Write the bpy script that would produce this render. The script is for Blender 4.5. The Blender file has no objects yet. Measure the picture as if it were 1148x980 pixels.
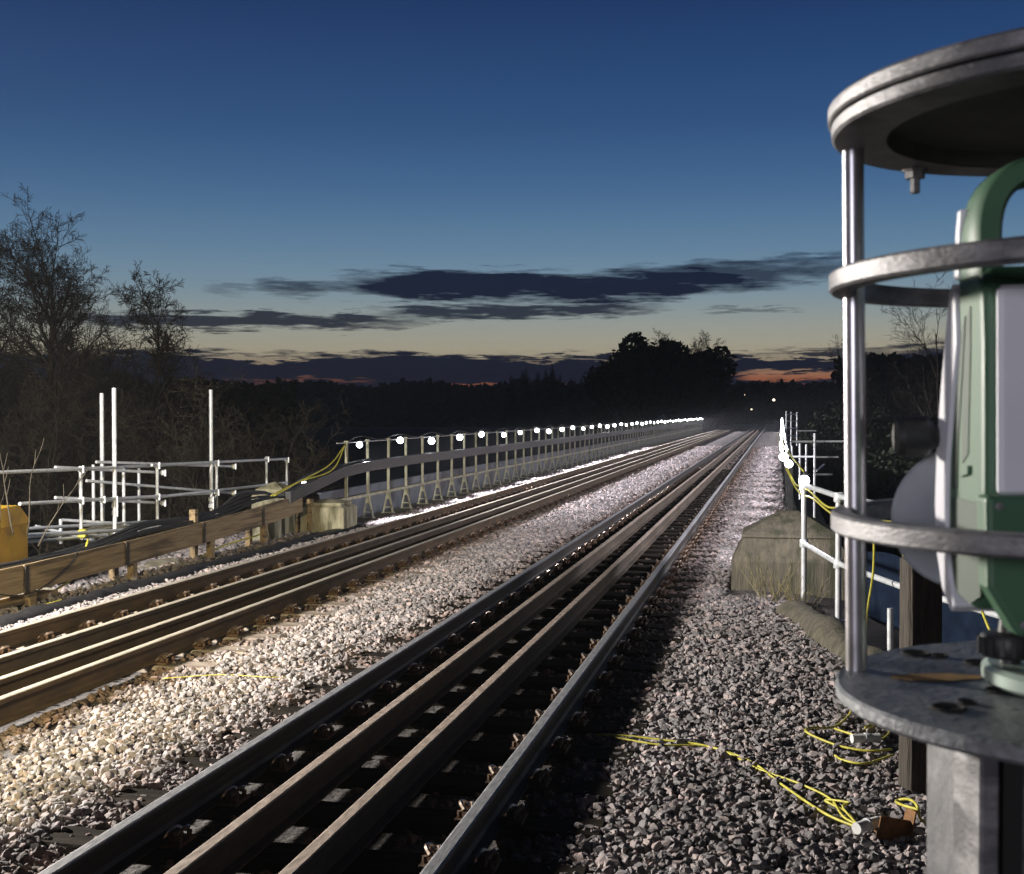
import bpy, math, random
import numpy as np
from mathutils import Vector, Matrix, Euler
R = math.radians
S = bpy.context.scene
COL = S.collection

# ------------------------------------------------------------------ camera
PSI, PITCH, FPX, HC = R(11.94), R(1.105), 1400.0, 1.84
cam_d = bpy.data.cameras.new("camera"); cam = bpy.data.objects.new("camera", cam_d); COL.objects.link(cam)
cam.location = (0, 0, HC)
cam.rotation_euler = (R(90) - PITCH, 0, PSI)
cam_d.sensor_width = 36; cam_d.lens = FPX / 1148 * 36
cam_d.clip_start = 0.05; cam_d.clip_end = 6000
cam_d.dof.use_dof = True; cam_d.dof.focus_distance = 16; cam_d.dof.aperture_fstop = 18
S.camera = cam
cR = Vector((math.cos(PSI), math.sin(PSI), 0))
cH = Vector((-math.sin(PSI), math.cos(PSI), 0))
cF = cH * math.cos(PITCH) - Vector((0, 0, math.sin(PITCH)))
cU = cH * math.sin(PITCH) + Vector((0, 0, math.cos(PITCH)))
CAM = Vector((0, 0, HC))
def ray(px, py): return cF + cR * ((px - 574) / FPX) + cU * ((490 - py) / FPX)
def at(px, py, d): return CAM + ray(px, py) * d              # surveyed point: bearing and its real distance
def atX(px, py, X):                                          # ... on the plane X = const
    r = ray(px, py); return CAM + r * (X / r.x)
def atZ(px, py, z):                                          # ... on the level z
    r = ray(px, py); return CAM + r * ((z - HC) / r.z)

# ------------------------------------------------------------------ helpers
class MB:
    def __init__(s): s.v = []; s.f = []; s.m = []
    def add(s, vs, fs, mi=0):
        o = len(s.v); s.v.extend([tuple(v) for v in vs])
        s.f.extend([tuple(i + o for i in f) for f in fs]); s.m.extend([mi] * len(fs)); return s
    def box(s, c, size, rz=0, mi=0, M=None, taper=1.0, bev=0.0):
        hx, hy, hz = size[0] / 2, size[1] / 2, size[2] / 2
        rot = Matrix.Rotation(rz, 3, 'Z') if M is None else M
        c = Vector(c); vs = []
        b = min(bev, hx * .8, hy * .8, hz * .8)
        if b <= 0:
            for z, t in ((-hz, 1), (hz, taper)):
                for x, y in ((-hx, -hy), (hx, -hy), (hx, hy), (-hx, hy)):
                    vs.append(c + rot @ Vector((x * t, y * t, z)))
            fs = [(3, 2, 1, 0), (4, 5, 6, 7), (0, 1, 5, 4), (1, 2, 6, 5), (2, 3, 7, 6), (3, 0, 4, 7)]
        else:
            n = 8
            for z, q, t in ((-hz, b, 1), (-hz + b, 0, 1), (hz - b, 0, taper), (hz, b, taper)):
                X, Y = hx * t - q, hy * t - q
                for x, y in ((-X + b, -Y), (X - b, -Y), (X, -Y + b), (X, Y - b), (X - b, Y), (-X + b, Y), (-X, Y - b), (-X, -Y + b)):
                    vs.append(c + rot @ Vector((x, y, z)))
            fs = [tuple(range(7, -1, -1)), tuple(range(24, 32))]
            for k in range(3):
                for i in range(n):
                    j = (i + 1) % n; fs.append((k * n + i, k * n + j, (k + 1) * n + j, (k + 1) * n + i))
        return s.add(vs, fs, mi)
    def path(s, pts, r, n=6, cap=True, mi=0):
        pts = [Vector(p) for p in pts]; rs = r if isinstance(r, (list, tuple)) else [r] * len(pts)
        vs, fs = [], []; up = None
        for i, p in enumerate(pts):
            d = (pts[min(i + 1, len(pts) - 1)] - pts[max(i - 1, 0)])
            if d.length < 1e-9: d = Vector((0, 0, 1))
            d.normalize()
            if up is None: up = Vector((0, 0, 1)) if abs(d.z) < .9 else Vector((1, 0, 0))
            a = d.cross(up)
            if a.length < 1e-5: a = d.orthogonal()
            a.normalize(); b = a.cross(d); up = b
            for k in range(n):
                t = 2 * math.pi * k / n; vs.append(p + (a * math.cos(t) + b * math.sin(t)) * rs[i])
        for i in range(len(pts) - 1):
            for k in range(n):
                j = (k + 1) % n; fs.append((i * n + k, i * n + j, (i + 1) * n + j, (i + 1) * n + k))
        if cap:
            fs.append(tuple(range(n - 1, -1, -1))); L = (len(pts) - 1) * n; fs.append(tuple(range(L, L + n)))
        return s.add(vs, fs, mi)
    def tube(s, a, b, r, n=10, mi=0): return s.path([a, b], r, n, True, mi)
    def lathe(s, prof, n=48, c=(0, 0, 0), M=None, mi=0, closed=False):
        c = Vector(c); vs, fs = [], []; m = len(prof)
        for i in range(n):
            t = 2 * math.pi * i / n
            for r, z in prof:
                v = Vector((r * math.cos(t), r * math.sin(t), z)); vs.append(c + (M @ v if M is not None else v))
        for i in range(n):
            j = (i + 1) % n
            for k in range(m if closed else m - 1):
                q = (k + 1) % m; fs.append((i * m + k, j * m + k, j * m + q, i * m + q))
        return s.add(vs, fs, mi)
    def prism(s, poly, a, b, axis='y', mi=0):
        """poly = outline; extruded between a and b along the axis ('y': outline is (x,z); 'x': (y,z); 'z': (x,y))"""
        n = len(poly); vs = []
        for t in (a, b):
            for p, q in poly: vs.append({'y': (p, t, q), 'x': (t, p, q), 'z': (p, q, t)}[axis])
        fs = [tuple(range(n)), tuple(range(2 * n - 1, n - 1, -1))]
        for i in range(n):
            j = (i + 1) % n; fs.append((j, i, n + i, n + j))
        return s.add(vs, fs, mi)
    def build(s, name, mat, parent=None, smooth=False, off=None):
        me = bpy.data.meshes.new(name)
        o3 = Vector(off) if off is not None else None
        vs = s.v if o3 is None else [(x - o3.x, y - o3.y, z - o3.z) for x, y, z in s.v]
        me.from_pydata(vs, [], s.f)
        mats = mat if isinstance(mat, (list, tuple)) else [mat]
        for m in mats: me.materials.append(m)
        if len(mats) > 1: me.polygons.foreach_set('material_index', s.m)
        if smooth:
            me.polygons.foreach_set('use_smooth', [True] * len(me.polygons))
            if smooth != 'all':
                me.set_sharp_from_angle(angle=R(smooth if not isinstance(smooth, bool) else 40))
        me.update()
        o = bpy.data.objects.new(name, me); COL.objects.link(o)
        if parent is not None: o.parent = parent
        return o

def tag(o, label=None, cat=None, group=None, kind=None):
    if label: o['label'] = label
    if cat: o['category'] = cat
    if group: o['group'] = group
    if kind: o['kind'] = kind
    return o
def empty(name, loc=(0, 0, 0), rz=0):
    o = bpy.data.objects.new(name, None); COL.objects.link(o); o.location = loc; o.rotation_euler = (0, 0, rz)
    o.empty_display_size = .1; return o
def kids(o): return [c for c in ALLCH.get(o.name, [])]
ALLCH = {}
def own(parent, *ch):
    ALLCH.setdefault(parent.name, []).extend(ch)
def dup(o, parent=None, depth=3):
    c = o.copy(); COL.objects.link(c)
    if parent is not None: c.parent = parent
    if depth > 1:
        for k in kids(o): own(c, dup(k, c, depth - 1))
    return c
def spline(ctrl, n=8):
    P = [Vector(p) for p in ctrl]; P = [P[0] * 2 - P[1]] + P + [P[-1] * 2 - P[-2]]; out = []
    for i in range(1, len(P) - 2):
        for k in range(n):
            t = k / n; a, b, c, d = P[i - 1], P[i], P[i + 1], P[i + 2]
            out.append(.5 * ((2 * b) + (c - a) * t + (2 * a - 5 * b + 4 * c - d) * t * t + (3 * b - a - 3 * c + d) * t ** 3))
    out.append(P[-2]); return out

# ------------------------------------------------------------------ materials
def mat(name, c1, c2=None, rough=.8, metal=0, scale=6, detail=6, bump=0, bscale=None, stretch=(1, 1, 1), c3=None, spec=.5, contrast=(.35, .65), coords='Object'):
    m = bpy.data.materials.new(name); m.use_nodes = True; nt = m.node_tree; N = nt.nodes; L = nt.links
    b = N['Principled BSDF']; b.inputs['Roughness'].default_value = rough; b.inputs['Metallic'].default_value = metal
    b.inputs['Specular IOR Level'].default_value = spec
    tc = N.new('ShaderNodeTexCoord'); mp = N.new('ShaderNodeMapping'); mp.inputs['Scale'].default_value = stretch
    L.new(tc.outputs[coords], mp.inputs[0])
    if c2 is None: b.inputs['Base Color'].default_value = (*c1, 1)
    else:
        nz = N.new('ShaderNodeTexNoise'); nz.inputs['Scale'].default_value = scale; nz.inputs['Detail'].default_value = detail
        nz.inputs['Roughness'].default_value = .65
        L.new(mp.outputs[0], nz.inputs['Vector'])
        rp = N.new('ShaderNodeValToRGB'); e = rp.color_ramp.elements
        e[0].position = contrast[0]; e[0].color = (*c1, 1); e[1].position = contrast[1]; e[1].color = (*c2, 1)
        L.new(nz.outputs[0], rp.inputs[0]); out = rp.outputs[0]
        if c3 is not None:
            n2 = N.new('ShaderNodeTexNoise'); n2.inputs['Scale'].default_value = scale * .37; n2.inputs['Detail'].default_value = 8
            L.new(mp.outputs[0], n2.inputs['Vector'])
            r2 = N.new('ShaderNodeValToRGB'); r2.color_ramp.elements[0].position = .52; r2.color_ramp.elements[1].position = .62
            L.new(n2.outputs[0], r2.inputs[0]); mx = N.new('ShaderNodeMix'); mx.data_type = 'RGBA'
            L.new(r2.outputs[0], mx.inputs[0]); L.new(out, mx.inputs[6]); mx.inputs[7].default_value = (*c3, 1); out = mx.outputs[2]
        L.new(out, b.inputs['Base Color'])
        rr = N.new('ShaderNodeMapRange'); rr.inputs[3].default_value = max(.05, rough - .12); rr.inputs[4].default_value = min(1, rough + .12)
        L.new(nz.outputs[0], rr.inputs[0]); L.new(rr.outputs[0], b.inputs['Roughness'])
    if bump:
        nb = N.new('ShaderNodeTexNoise'); nb.inputs['Scale'].default_value = bscale or scale * 4; nb.inputs['Detail'].default_value = 8
        L.new(mp.outputs[0], nb.inputs['Vector']); bp = N.new('ShaderNodeBump'); bp.inputs['Strength'].default_value = bump
        bp.inputs['Distance'].default_value = .02; L.new(nb.outputs[0], bp.inputs['Height']); L.new(bp.outputs[0], b.inputs['Normal'])
    return m
def emit(name, col, st):
    m = bpy.data.materials.new(name); m.use_nodes = True; nt = m.node_tree; nt.nodes.clear()
    e = nt.nodes.new('ShaderNodeEmission'); e.inputs[0].default_value = (*col, 1); e.inputs[1].default_value = st
    o = nt.nodes.new('ShaderNodeOutputMaterial'); nt.links.new(e.outputs[0], o.inputs[0]); return m

M = {}
M['rail_side'] = mat('rusty rail side', (.046, .031, .017), (.115, .072, .036), .75, .0, 9, bump=.15, stretch=(1, .25, 1), coords='Object')
M['rail_dark'] = mat('shaded rail side and strap', (.012, .010, .009), (.030, .022, .017), .6, .0, 9, bump=.1, stretch=(1, .25, 1))  # shade on the right running rails put into the colour; straps share it
M['rail_top'] = mat('worn rail top', (.21, .21, .215), (.40, .40, .41), .52, .6, 26, stretch=(3, .4, 1), bump=.06)
M['guard_top'] = mat('rusty guard rail top', (.16, .125, .10), (.33, .27, .225), .75, .1, 18, stretch=(2, .5, 1), bump=.15)
M['guard_side'] = mat('rusty guard rail side', (.036, .027, .019), (.080, .058, .038), .85, 0, 9, stretch=(1, .3, 1), bump=.15)
M['left_top'] = mat('dull rail top', (.40, .36, .29), (.60, .55, .45), .5, .5, 14, stretch=(4, .3, 1), bump=.06)
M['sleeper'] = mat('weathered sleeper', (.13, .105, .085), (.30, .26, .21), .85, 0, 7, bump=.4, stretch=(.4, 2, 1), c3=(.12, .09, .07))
M['sleeper_shaded'] = mat('shaded sleeper', (.010, .0085, .007), (.030, .025, .020), .95, 0, 7, bump=.4, stretch=(.4, 2, 1), spec=.05)  # sleeper copy with the shadow between the right rails put into its colour
M['chair'] = mat('rusty chair', (.06, .035, .02), (.14, .08, .045), .7, .3, 30, bump=.2)
M['clip'] = mat('worn spring clip', (.30, .22, .16), (.58, .48, .40), .32, .85, 40)
M['bed'] = mat('ballast bed', (.025, .022, .021), (.11, .10, .097), .95, 0, 22, 4, bump=1.0, bscale=30)
M['steel'] = mat('galvanised tube', (.55, .58, .61), (.74, .77, .80), .45, .25, 12, bump=.03)
M['paint_rail'] = mat('pale painted steel', (.26, .27, .19), (.42, .42, .31), .6, .1, 10, bump=.1, c3=(.25, .22, .15))
M['trough'] = mat('grey cable trough', (.024, .026, .030), (.055, .058, .066), .55, 0, 5, bump=.1, stretch=(1, .2, 1))
M['plate'] = mat('blue grey steel plate', (.10, .12, .15), (.17, .19, .225), .6, .1, 3, bump=.08, c3=(.06, .06, .07))
M['plank'] = mat('weathered plank', (.20, .145, .08), (.36, .27, .16), .85, 0, 5, 10, bump=.4, bscale=20, stretch=(6, .35, 6), c3=(.11, .08, .05))
M['wood_post'] = mat('old timber post', (.030, .026, .021), (.085, .072, .058), .9, 0, 14, 10, bump=.8, bscale=24, stretch=(5, 5, .35))
M['stone'] = mat('mossy stone', (.050, .048, .036), (.175, .155, .115), .9, 0, 5, 12, bump=.8, bscale=16, c3=(.052, .056, .034), contrast=(.28, .74), stretch=(3.2, 3.2, .55))
M['stone_pale'] = mat('pale concrete', (.20, .19, .13), (.40, .38, .27), .9, 0, 5, 10, bump=.5, bscale=26, c3=(.11, .105, .06), stretch=(2.5, 2.5, .7))
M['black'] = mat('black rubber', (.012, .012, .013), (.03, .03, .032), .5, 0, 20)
M['yellow'] = mat('yellow cable sheath', (.38, .34, .04), (.60, .56, .09), .5, 0, 20)
M['yellow_box'] = mat('yellow paint', (.62, .36, .02), (.72, .44, .03), .45, 0, 4, bump=.03, c3=(.5, .28, .02))
M['emblem'] = mat('violet emblem', (.30, .26, .42), (.36, .32, .46), .5)
M['bark'] = mat('bark', (.045, .038, .030), (.10, .085, .065), .95, 0, 6, bump=.4)
M['twig'] = mat('twigs', (.036, .031, .023), (.074, .063, .047), .95, 0, 2)
M['leaf'] = mat('dark foliage', (.015, .022, .012), (.035, .045, .022), .95, 0, 1.2)
M['conifer'] = mat('conifer foliage', (.010, .018, .012), (.022, .035, .020), .95, 0, 1.2)
M['terrain'] = mat('rough grass', (.008, .010, .006), (.020, .022, .012), 1, 0, .6, 10, bump=.6, bscale=4)
M['dirt'] = mat('bare earth and moss', (.22, .20, .15), (.46, .42, .31), .95, 0, 6, 10, bump=.9, bscale=18, c3=(.07, .09, .03))
M['alu'] = mat('dull cast aluminium', (.15, .148, .155), (.27, .265, .275), .55, .55, 30, 10, bump=.12, bscale=160, c3=(.10, .098, .105), stretch=(1, 1, 3))
M['alu_plate'] = mat('scratched steel plate', (.13, .138, .15), (.25, .26, .275), .5, .5, 22, 12, bump=.15, bscale=120, c3=(.085, .088, .097))
M['chrome'] = mat('bright bar', (.36, .35, .38), (.48, .47, .50), .34, .9, 20)
M['lid_under'] = mat('dark lid lining', (.05, .052, .05), (.08, .08, .078), .75, .1, 20, bump=.1)
M['green'] = mat('instrument green', (.045, .112, .062), (.060, .138, .076), .5, 0, 5, bump=.015, bscale=260)
M['green_dark'] = mat('instrument dark green', (.018, .042, .026), (.028, .060, .036), .55, 0, 8)
M['white'] = mat('instrument white', (.62, .62, .68), (.70, .70, .75), .45, 0, 6, bump=.01, bscale=200)
M['grey_disc'] = mat('grey disc', (.22, .235, .27), (.28, .295, .33), .6, 0, 10)
M['screen'] = mat('screen glass', (.012, .016, .03), (.018, .022, .04), .15)
M['pale_green'] = mat('pale green metal', (.32, .40, .34), (.40, .48, .42), .4, .2, 14)
M['hole'] = mat('bolt hole inside', (.01, .01, .01), None, .9)
M['rust'] = mat('rust stain', (.16, .09, .025), (.30, .17, .05), .8, 0, 40)
M['conc'] = mat('grey pillar', (.16, .16, .165), (.30, .30, .31), .75, .1, 9, 10, bump=.3, bscale=40, c3=(.12, .12, .125))
M['orange'] = mat('rusty orange bracket', (.10, .045, .012), (.22, .10, .028), .7, .1, 22, bump=.2)
M['tarp'] = mat('dark blue tarpaulin', (.006, .012, .028), (.012, .022, .045), .9, 0, 5, bump=.2, spec=.1)
M['white_plastic'] = mat('white plastic', (.65, .65, .64), (.75, .75, .73), .4)
M['dry_grass'] = mat('dry weeds', (.16, .14, .07), (.30, .26, .14), .9, 0, 8)
M['lamp'] = emit('lamp glow', (.94, .97, 1.0), 22)
M['house_lamp'] = emit('far house lamp', (1, .86, .6), 3)

# per-stone colour
def stone_mat(name, dark, light, tint):
    m = bpy.data.materials.new(name); m.use_nodes = True; nt = m.node_tree; N = nt.nodes; L = nt.links
    b = N['Principled BSDF']; b.inputs['Roughness'].default_value = .85
    oi = N.new('ShaderNodeObjectInfo'); rp = N.new('ShaderNodeValToRGB'); e = rp.color_ramp.elements
    e[0].color = (*dark, 1); e[1].color = (*light, 1); k = e.new(.55); k.color = (*tint, 1)
    k = e.new(.92); k.color = (light[0] * 1.05, light[1] * .92, light[2] * .86, 1)
    L.new(oi.outputs['Random'], rp.inputs[0])
    tc = N.new('ShaderNodeTexCoord'); nz = N.new('ShaderNodeTexNoise'); nz.inputs['Scale'].default_value = 2.6; nz.inputs['Detail'].default_value = 5
    L.new(tc.outputs['Object'], nz.inputs['Vector'])
    mr = N.new('ShaderNodeMapRange'); mr.inputs[3].default_value = .6; mr.inputs[4].default_value = 1.35; L.new(nz.outputs[0], mr.inputs[0])
    mx = N.new('ShaderNodeMix'); mx.data_type = 'RGBA'; mx.blend_type = 'MULTIPLY'; mx.inputs[0].default_value = 1
    L.new(rp.outputs[0], mx.inputs[6]); L.new(mr.outputs[0], mx.inputs[7])
    ge = N.new('ShaderNodeNewGeometry'); sx_ = N.new('ShaderNodeSeparateXYZ'); L.new(ge.outputs['Position'], sx_.inputs[0])
    def op(o_, a_, b_):
        q = N.new('ShaderNodeMath'); q.operation = o_
        for i_, v_ in enumerate((a_, b_)):
            if isinstance(v_, (int, float)): q.inputs[i_].default_value = v_
            else: L.new(v_, q.inputs[i_])
        return q.outputs[0]
    near = None
    for rx in (-6.38, -4.90, -2.85, -2.355, -1.91, -1.357):
        d_ = op('ABSOLUTE', op('SUBTRACT', sx_.outputs[0], rx), 0)
        near = d_ if near is None else op('MINIMUM', near, d_)
    n3 = N.new('ShaderNodeTexNoise'); n3.inputs['Scale'].default_value = 1.7; n3.inputs['Detail'].default_value = 6; L.new(ge.outputs['Position'], n3.inputs['Vector'])
    st = N.new('ShaderNodeMapRange'); st.inputs[1].default_value = .62; st.inputs[2].default_value = .12; L.new(op('ADD', near, op('MULTIPLY', op('SUBTRACT', n3.outputs[0], .5), .5)), st.inputs[0])
    m2 = N.new('ShaderNodeMix'); m2.data_type = 'RGBA'; m2.blend_type = 'MULTIPLY'; L.new(st.outputs[0], m2.inputs[0]); L.new(mx.outputs[2], m2.inputs[6]); m2.inputs[7].default_value = (.55, .42, .33, 1)
    n4 = N.new('ShaderNodeMapRange'); n4.inputs[1].default_value = .35; n4.inputs[2].default_value = .65; n4.inputs[3].default_value = .78; n4.inputs[4].default_value = 1.12; L.new(n3.outputs[0], n4.inputs[0])
    m3 = N.new('ShaderNodeMix'); m3.data_type = 'RGBA'; m3.blend_type = 'MULTIPLY'; m3.inputs[0].default_value = 1; L.new(m2.outputs[2], m3.inputs[6]); L.new(n4.outputs[0], m3.inputs[7])
    L.new(m3.outputs[2], b.inputs['Base Color'])
    return m
M['ballast'] = stone_mat('granite ballast', (.15, .142, .146), (.37, .345, .355), (.255, .24, .248))

# ------------------------------------------------------------------ sky (dusk: gradient by elevation, cloud banks by bearing)
W = bpy.data.worlds.new("World"); S.world = W; W.use_nodes = True
nt = W.node_tree; N = nt.nodes; L = nt.links; N.clear()
def node(t, **k):
    n = N.new(t)
    for a, b in k.items(): setattr(n, a, b)
    return n
def val(x):
    n = node('ShaderNodeValue'); n.outputs[0].default_value = x; return n.outputs[0]
def mth(op, a, b=None, c=None, clamp=False):
    n = node('ShaderNodeMath', operation=op, use_clamp=clamp)
    for i, x in enumerate((a, b, c)):
        if x is None: continue
        if isinstance(x, (int, float)): n.inputs[i].default_value = x
        else: L.new(x, n.inputs[i])
    return n.outputs[0]
tc = node('ShaderNodeTexCoord'); sp = node('ShaderNodeSeparateXYZ'); L.new(tc.outputs['Generated'], sp.inputs[0])
az = mth('DEGREES', mth('ARCTAN2', sp.outputs[0], sp.outputs[1]))
el = mth('DEGREES', mth('ARCSINE', sp.outputs[2]))
ramp = node('ShaderNodeValToRGB'); ramp.color_ramp.interpolation = 'B_SPLINE'
L.new(mth('DIVIDE', el, 40, clamp=True), ramp.inputs[0])
def srgb(r, g, b): return tuple(((c / 255) / 12.92 if c / 255 <= .04045 else (((c / 255) + .055) / 1.055) ** 2.4) for c in (r, g, b)) + (1,)
stops = [(0, (150, 80, 52)), (1.5, (158, 90, 60)), (1.9, (160, 122, 98)), (2.4, (172, 160, 136)), (3.2, (170, 166, 148)), (4.3, (152, 161, 158)), (5.6, (125, 150, 166)), (7.4, (102, 136, 165)), (10, (70, 108, 150)), (13, (48, 84, 131)), (18, (27, 57, 106)), (25, (12, 28, 62)), (40, (4, 8, 20))]
e = ramp.color_ramp.elements
e[0].position = 0; e[0].color = srgb(*stops[0][1]); e[1].position = 1; e[1].color = srgb(*stops[-1][1])
for p, c in stops[1:-1]:
    q = e.new(p / 40); q.color = srgb(*c)
# warp for ragged cloud edges
cmb = node('ShaderNodeCombineXYZ'); L.new(mth('MULTIPLY', az, .16), cmb.inputs[0]); L.new(mth('MULTIPLY', el, 1.1), cmb.inputs[1])
nz = node('ShaderNodeTexNoise'); nz.inputs['Scale'].default_value = 1.0; nz.inputs['Detail'].default_value = 9; nz.inputs['Roughness'].default_value = .6
L.new(cmb.outputs[0], nz.inputs['Vector'])
wob = mth('SUBTRACT', nz.outputs[0], .5)
cm2 = node('ShaderNodeCombineXYZ'); L.new(mth('MULTIPLY', az, .5), cm2.inputs[0]); L.new(mth('MULTIPLY', el, 4.5), cm2.inputs[1])
nz2 = node('ShaderNodeTexNoise'); nz2.inputs['Scale'].default_value = 1.0; nz2.inputs['Detail'].default_value = 8; nz2.inputs['Roughness'].default_value = .62
L.new(cm2.outputs[0], nz2.inputs['Vector'])
wob2 = mth('SUBTRACT', nz2.outputs[0], .5)
elw = mth('ADD', el, mth('MULTIPLY', wob2, 1.5))
def AZ(px): return math.degrees(math.atan((px - 574) / FPX)) - 11.94
def EL(py, px=574): return math.degrees(math.atan((463 - py) / math.hypot(FPX, px - 574)))
mask = None
def cloud(x0, x1, y0, y1, dens=1.0, soft=3.0, wobk=2.6, slope=0):
    global mask
    a0, a1 = AZ(x0), AZ(x1); e1, e0 = EL(y0, (x0 + x1) / 2), EL(y1, (x0 + x1) / 2)
    ca, wa, ce, we = (a0 + a1) / 2, (a1 - a0) / 2, (e0 + e1) / 2, (e1 - e0) / 2
    da = mth('DIVIDE', mth('SUBTRACT', az, ca), wa)
    de = mth('DIVIDE', mth('SUBTRACT', mth('SUBTRACT', elw, ce), mth('MULTIPLY', da, slope)), we)
    d = mth('ADD', mth('POWER', mth('ABSOLUTE', da), 3), mth('POWER', mth('ABSOLUTE', de), 2))
    m = mth('MULTIPLY', mth('ADD', mth('SUBTRACT', 1.08, d), mth('MULTIPLY', wob, wobk)), soft * .7, clamp=True)
    m = mth('MULTIPLY', m, dens)
    mask = m if mask is None else mth('MAXIMUM', mask, m)
cloud(350, 880, 300, 341, 1, 1.9, 3.4)
cloud(560, 985, 292, 326, .85, 1.4, 4.0, .25)
cloud(280, 375, 313, 336, .8, 1.3, 3.4)
cloud(225, 300, 318, 330, .35, 1.4, 3.0)
cloud(40, 500, 350, 371, .93, 1.9, 2.8, .05)
cloud(410, 745, 338, 359, .92, 1.8, 2.8, .1)
cloud(780, 900, 342, 350, .55, 1.4, 3.0)
cloud(-2600, 720, 378, 398, 1, 2.4, 2.4)
cloud(790, 2600, 366, 397, .94, 1.9, 3.0)
cloud(-2600, 2600, 390, 436, 1, 3.0, 1.4)
cloud(-2600, 2600, 426, 476, 1, 3.0, .8)
# gaps in the bank where the afterglow shows through
gap = None
def opening(x0, x1, y0, y1, k=1.0):
    global mask, gap
    keep = mask; mask = None; cloud(x0, x1, y0, y1, k, 2.0, 2.4); g = mask; mask = keep
    gap = g if gap is None else mth('MAXIMUM', gap, g)
opening(430, 720, 392, 399, .75); opening(225, 350, 398, 406, .8); opening(430, 570, 431, 437, .65); opening(600, 680, 431, 436, .45)
opening(815, 1100, 414, 426, 1.0); opening(815, 1000, 398, 403, .8); opening(560, 720, 402, 406, .4); opening(1000, 1400, 408, 414, .7); opening(250, 420, 425, 429, .35)
mask = mth('MULTIPLY', mask, mth('SUBTRACT', 1, gap))
# thin veils and streaks anywhere low in the sky
v = mth('MULTIPLY', mth('SUBTRACT', nz2.outputs[0], .56), 2.5, clamp=True)
v = mth('MULTIPLY', v, mth('MULTIPLY', mth('SUBTRACT', 7.0, el), .12, clamp=True))
v = mth('MULTIPLY', v, mth('MULTIPLY', mth('SUBTRACT', el, .2), 1.5, clamp=True))
mask = mth('MAXIMUM', mask, mth('MULTIPLY', v, .45))
# cloud colour: slate blue, warmer and darker low down
cr = node('ShaderNodeValToRGB'); L.new(mth('DIVIDE', el, 8, clamp=True), cr.inputs[0])
cr.color_ramp.elements[0].color = srgb(23, 26, 38); cr.color_ramp.elements[1].color = srgb(20, 34, 60)
q = cr.color_ramp.elements.new(.35); q.color = srgb(21, 29, 47)
mix = node('ShaderNodeMix', data_type='RGBA'); L.new(mask, mix.inputs[0]); L.new(ramp.outputs[0], mix.inputs[6]); L.new(cr.outputs[0], mix.inputs[7])
# the afterglow is in the west (down the line): the rest of the sky is darker
side = mth('ADD', mth('MULTIPLY', mth('COSINE', mth('RADIANS', az)), .44), .56)
m3 = node('ShaderNodeMix', data_type='RGBA', blend_type='MULTIPLY'); m3.inputs[0].default_value = 1
L.new(mix.outputs[2], m3.inputs[6]); cc = node('ShaderNodeCombineXYZ')
for i in range(3): L.new(side, cc.inputs[i])
L.new(cc.outputs[0], m3.inputs[7])
# a trace of scattered light from a sun already below the horizon
sky = node('ShaderNodeTexSky', sky_type='NISHITA'); sky.sun_disc = False; sky.sun_elevation = R(-3.5); sky.sun_rotation = R(-4)
bg1 = node('ShaderNodeBackground'); L.new(m3.outputs[2], bg1.inputs[0]); bg1.inputs[1].default_value = .93
bg2 = node('ShaderNodeBackground'); L.new(sky.outputs[0], bg2.inputs[0]); bg2.inputs[1].default_value = .01
ad = node('ShaderNodeAddShader'); L.new(bg1.outputs[0], ad.inputs[0]); L.new(bg2.outputs[0], ad.inputs[1])
wo = node('ShaderNodeOutputWorld'); L.new(ad.outputs[0], wo.inputs[0])

S.view_settings.view_transform = 'Standard'; S.view_settings.look = 'None'; S.view_settings.gamma = 1
S.view_settings.exposure = 0; S.view_settings.use_curve_mapping = False

# ------------------------------------------------------------------ ground
XA, XB, XC, XD = -6.38, -5.74, -5.28, -4.90       # left track: running, guard, guard, running
X1, X2, X3, X4 = -2.85, -2.355, -1.91, -1.357     # right track
CL, CRT = (XA + XD) / 2, (X1 + X4) / 2
Y0V, Y1V = 22.0, 140.0                            # the viaduct
rng = np.random.default_rng(7)
def sm(a, b, x):
    t = np.clip((x - a) / (b - a), 0, 1); return t * t * (3 - 2 * t)
def terrain_z(X, Y):
    d = np.maximum(np.maximum(-11.0 - X, X - 2.2), 0)
    val_ = sm(20, 34, Y) * (1 - sm(136, 150, Y))
    z = -.42 - np.minimum(d * .42, 7.0) * (1 - sm(150, 200, Y)) 
    z = z * (1 - val_) + val_ * (-15 + 0 * X)
    r = np.hypot(X, Y)
    z = z + sm(190, 420, r) * (-z - 6) + sm(350, 1100, r) * 13
    z += np.sin(X * .011 + 1.3) * np.cos(Y * .009) * 2.5 * sm(250, 700, r)
    return z
gx = np.concatenate([-np.geomspace(1300, 14, 42), np.linspace(-13, 3, 22), np.geomspace(4, 1300, 42)])
gy = np.concatenate([np.linspace(-30, 20, 14), np.linspace(22, 36, 10), np.linspace(42, 132, 12), np.linspace(136, 152, 8), np.geomspace(160, 1300, 34)])
GX, GY = np.meshgrid(gx, gy); GZ = terrain_z(GX, GY)
mb = MB(); mb.v = list(zip(GX.ravel(), GY.ravel(), GZ.ravel())); nx = len(gx)
mb.f = [(j * nx + i, j * nx + i + 1, (j + 1) * nx + i + 1, (j + 1) * nx + i) for j in range(len(gy) - 1) for i in range(nx - 1)]
mb.m = [0] * len(mb.f)
tag(mb.build('terrain', M['terrain'], smooth='all'), 'dark grassy ground falling away on both sides of the railway', 'ground', kind='structure')

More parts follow.
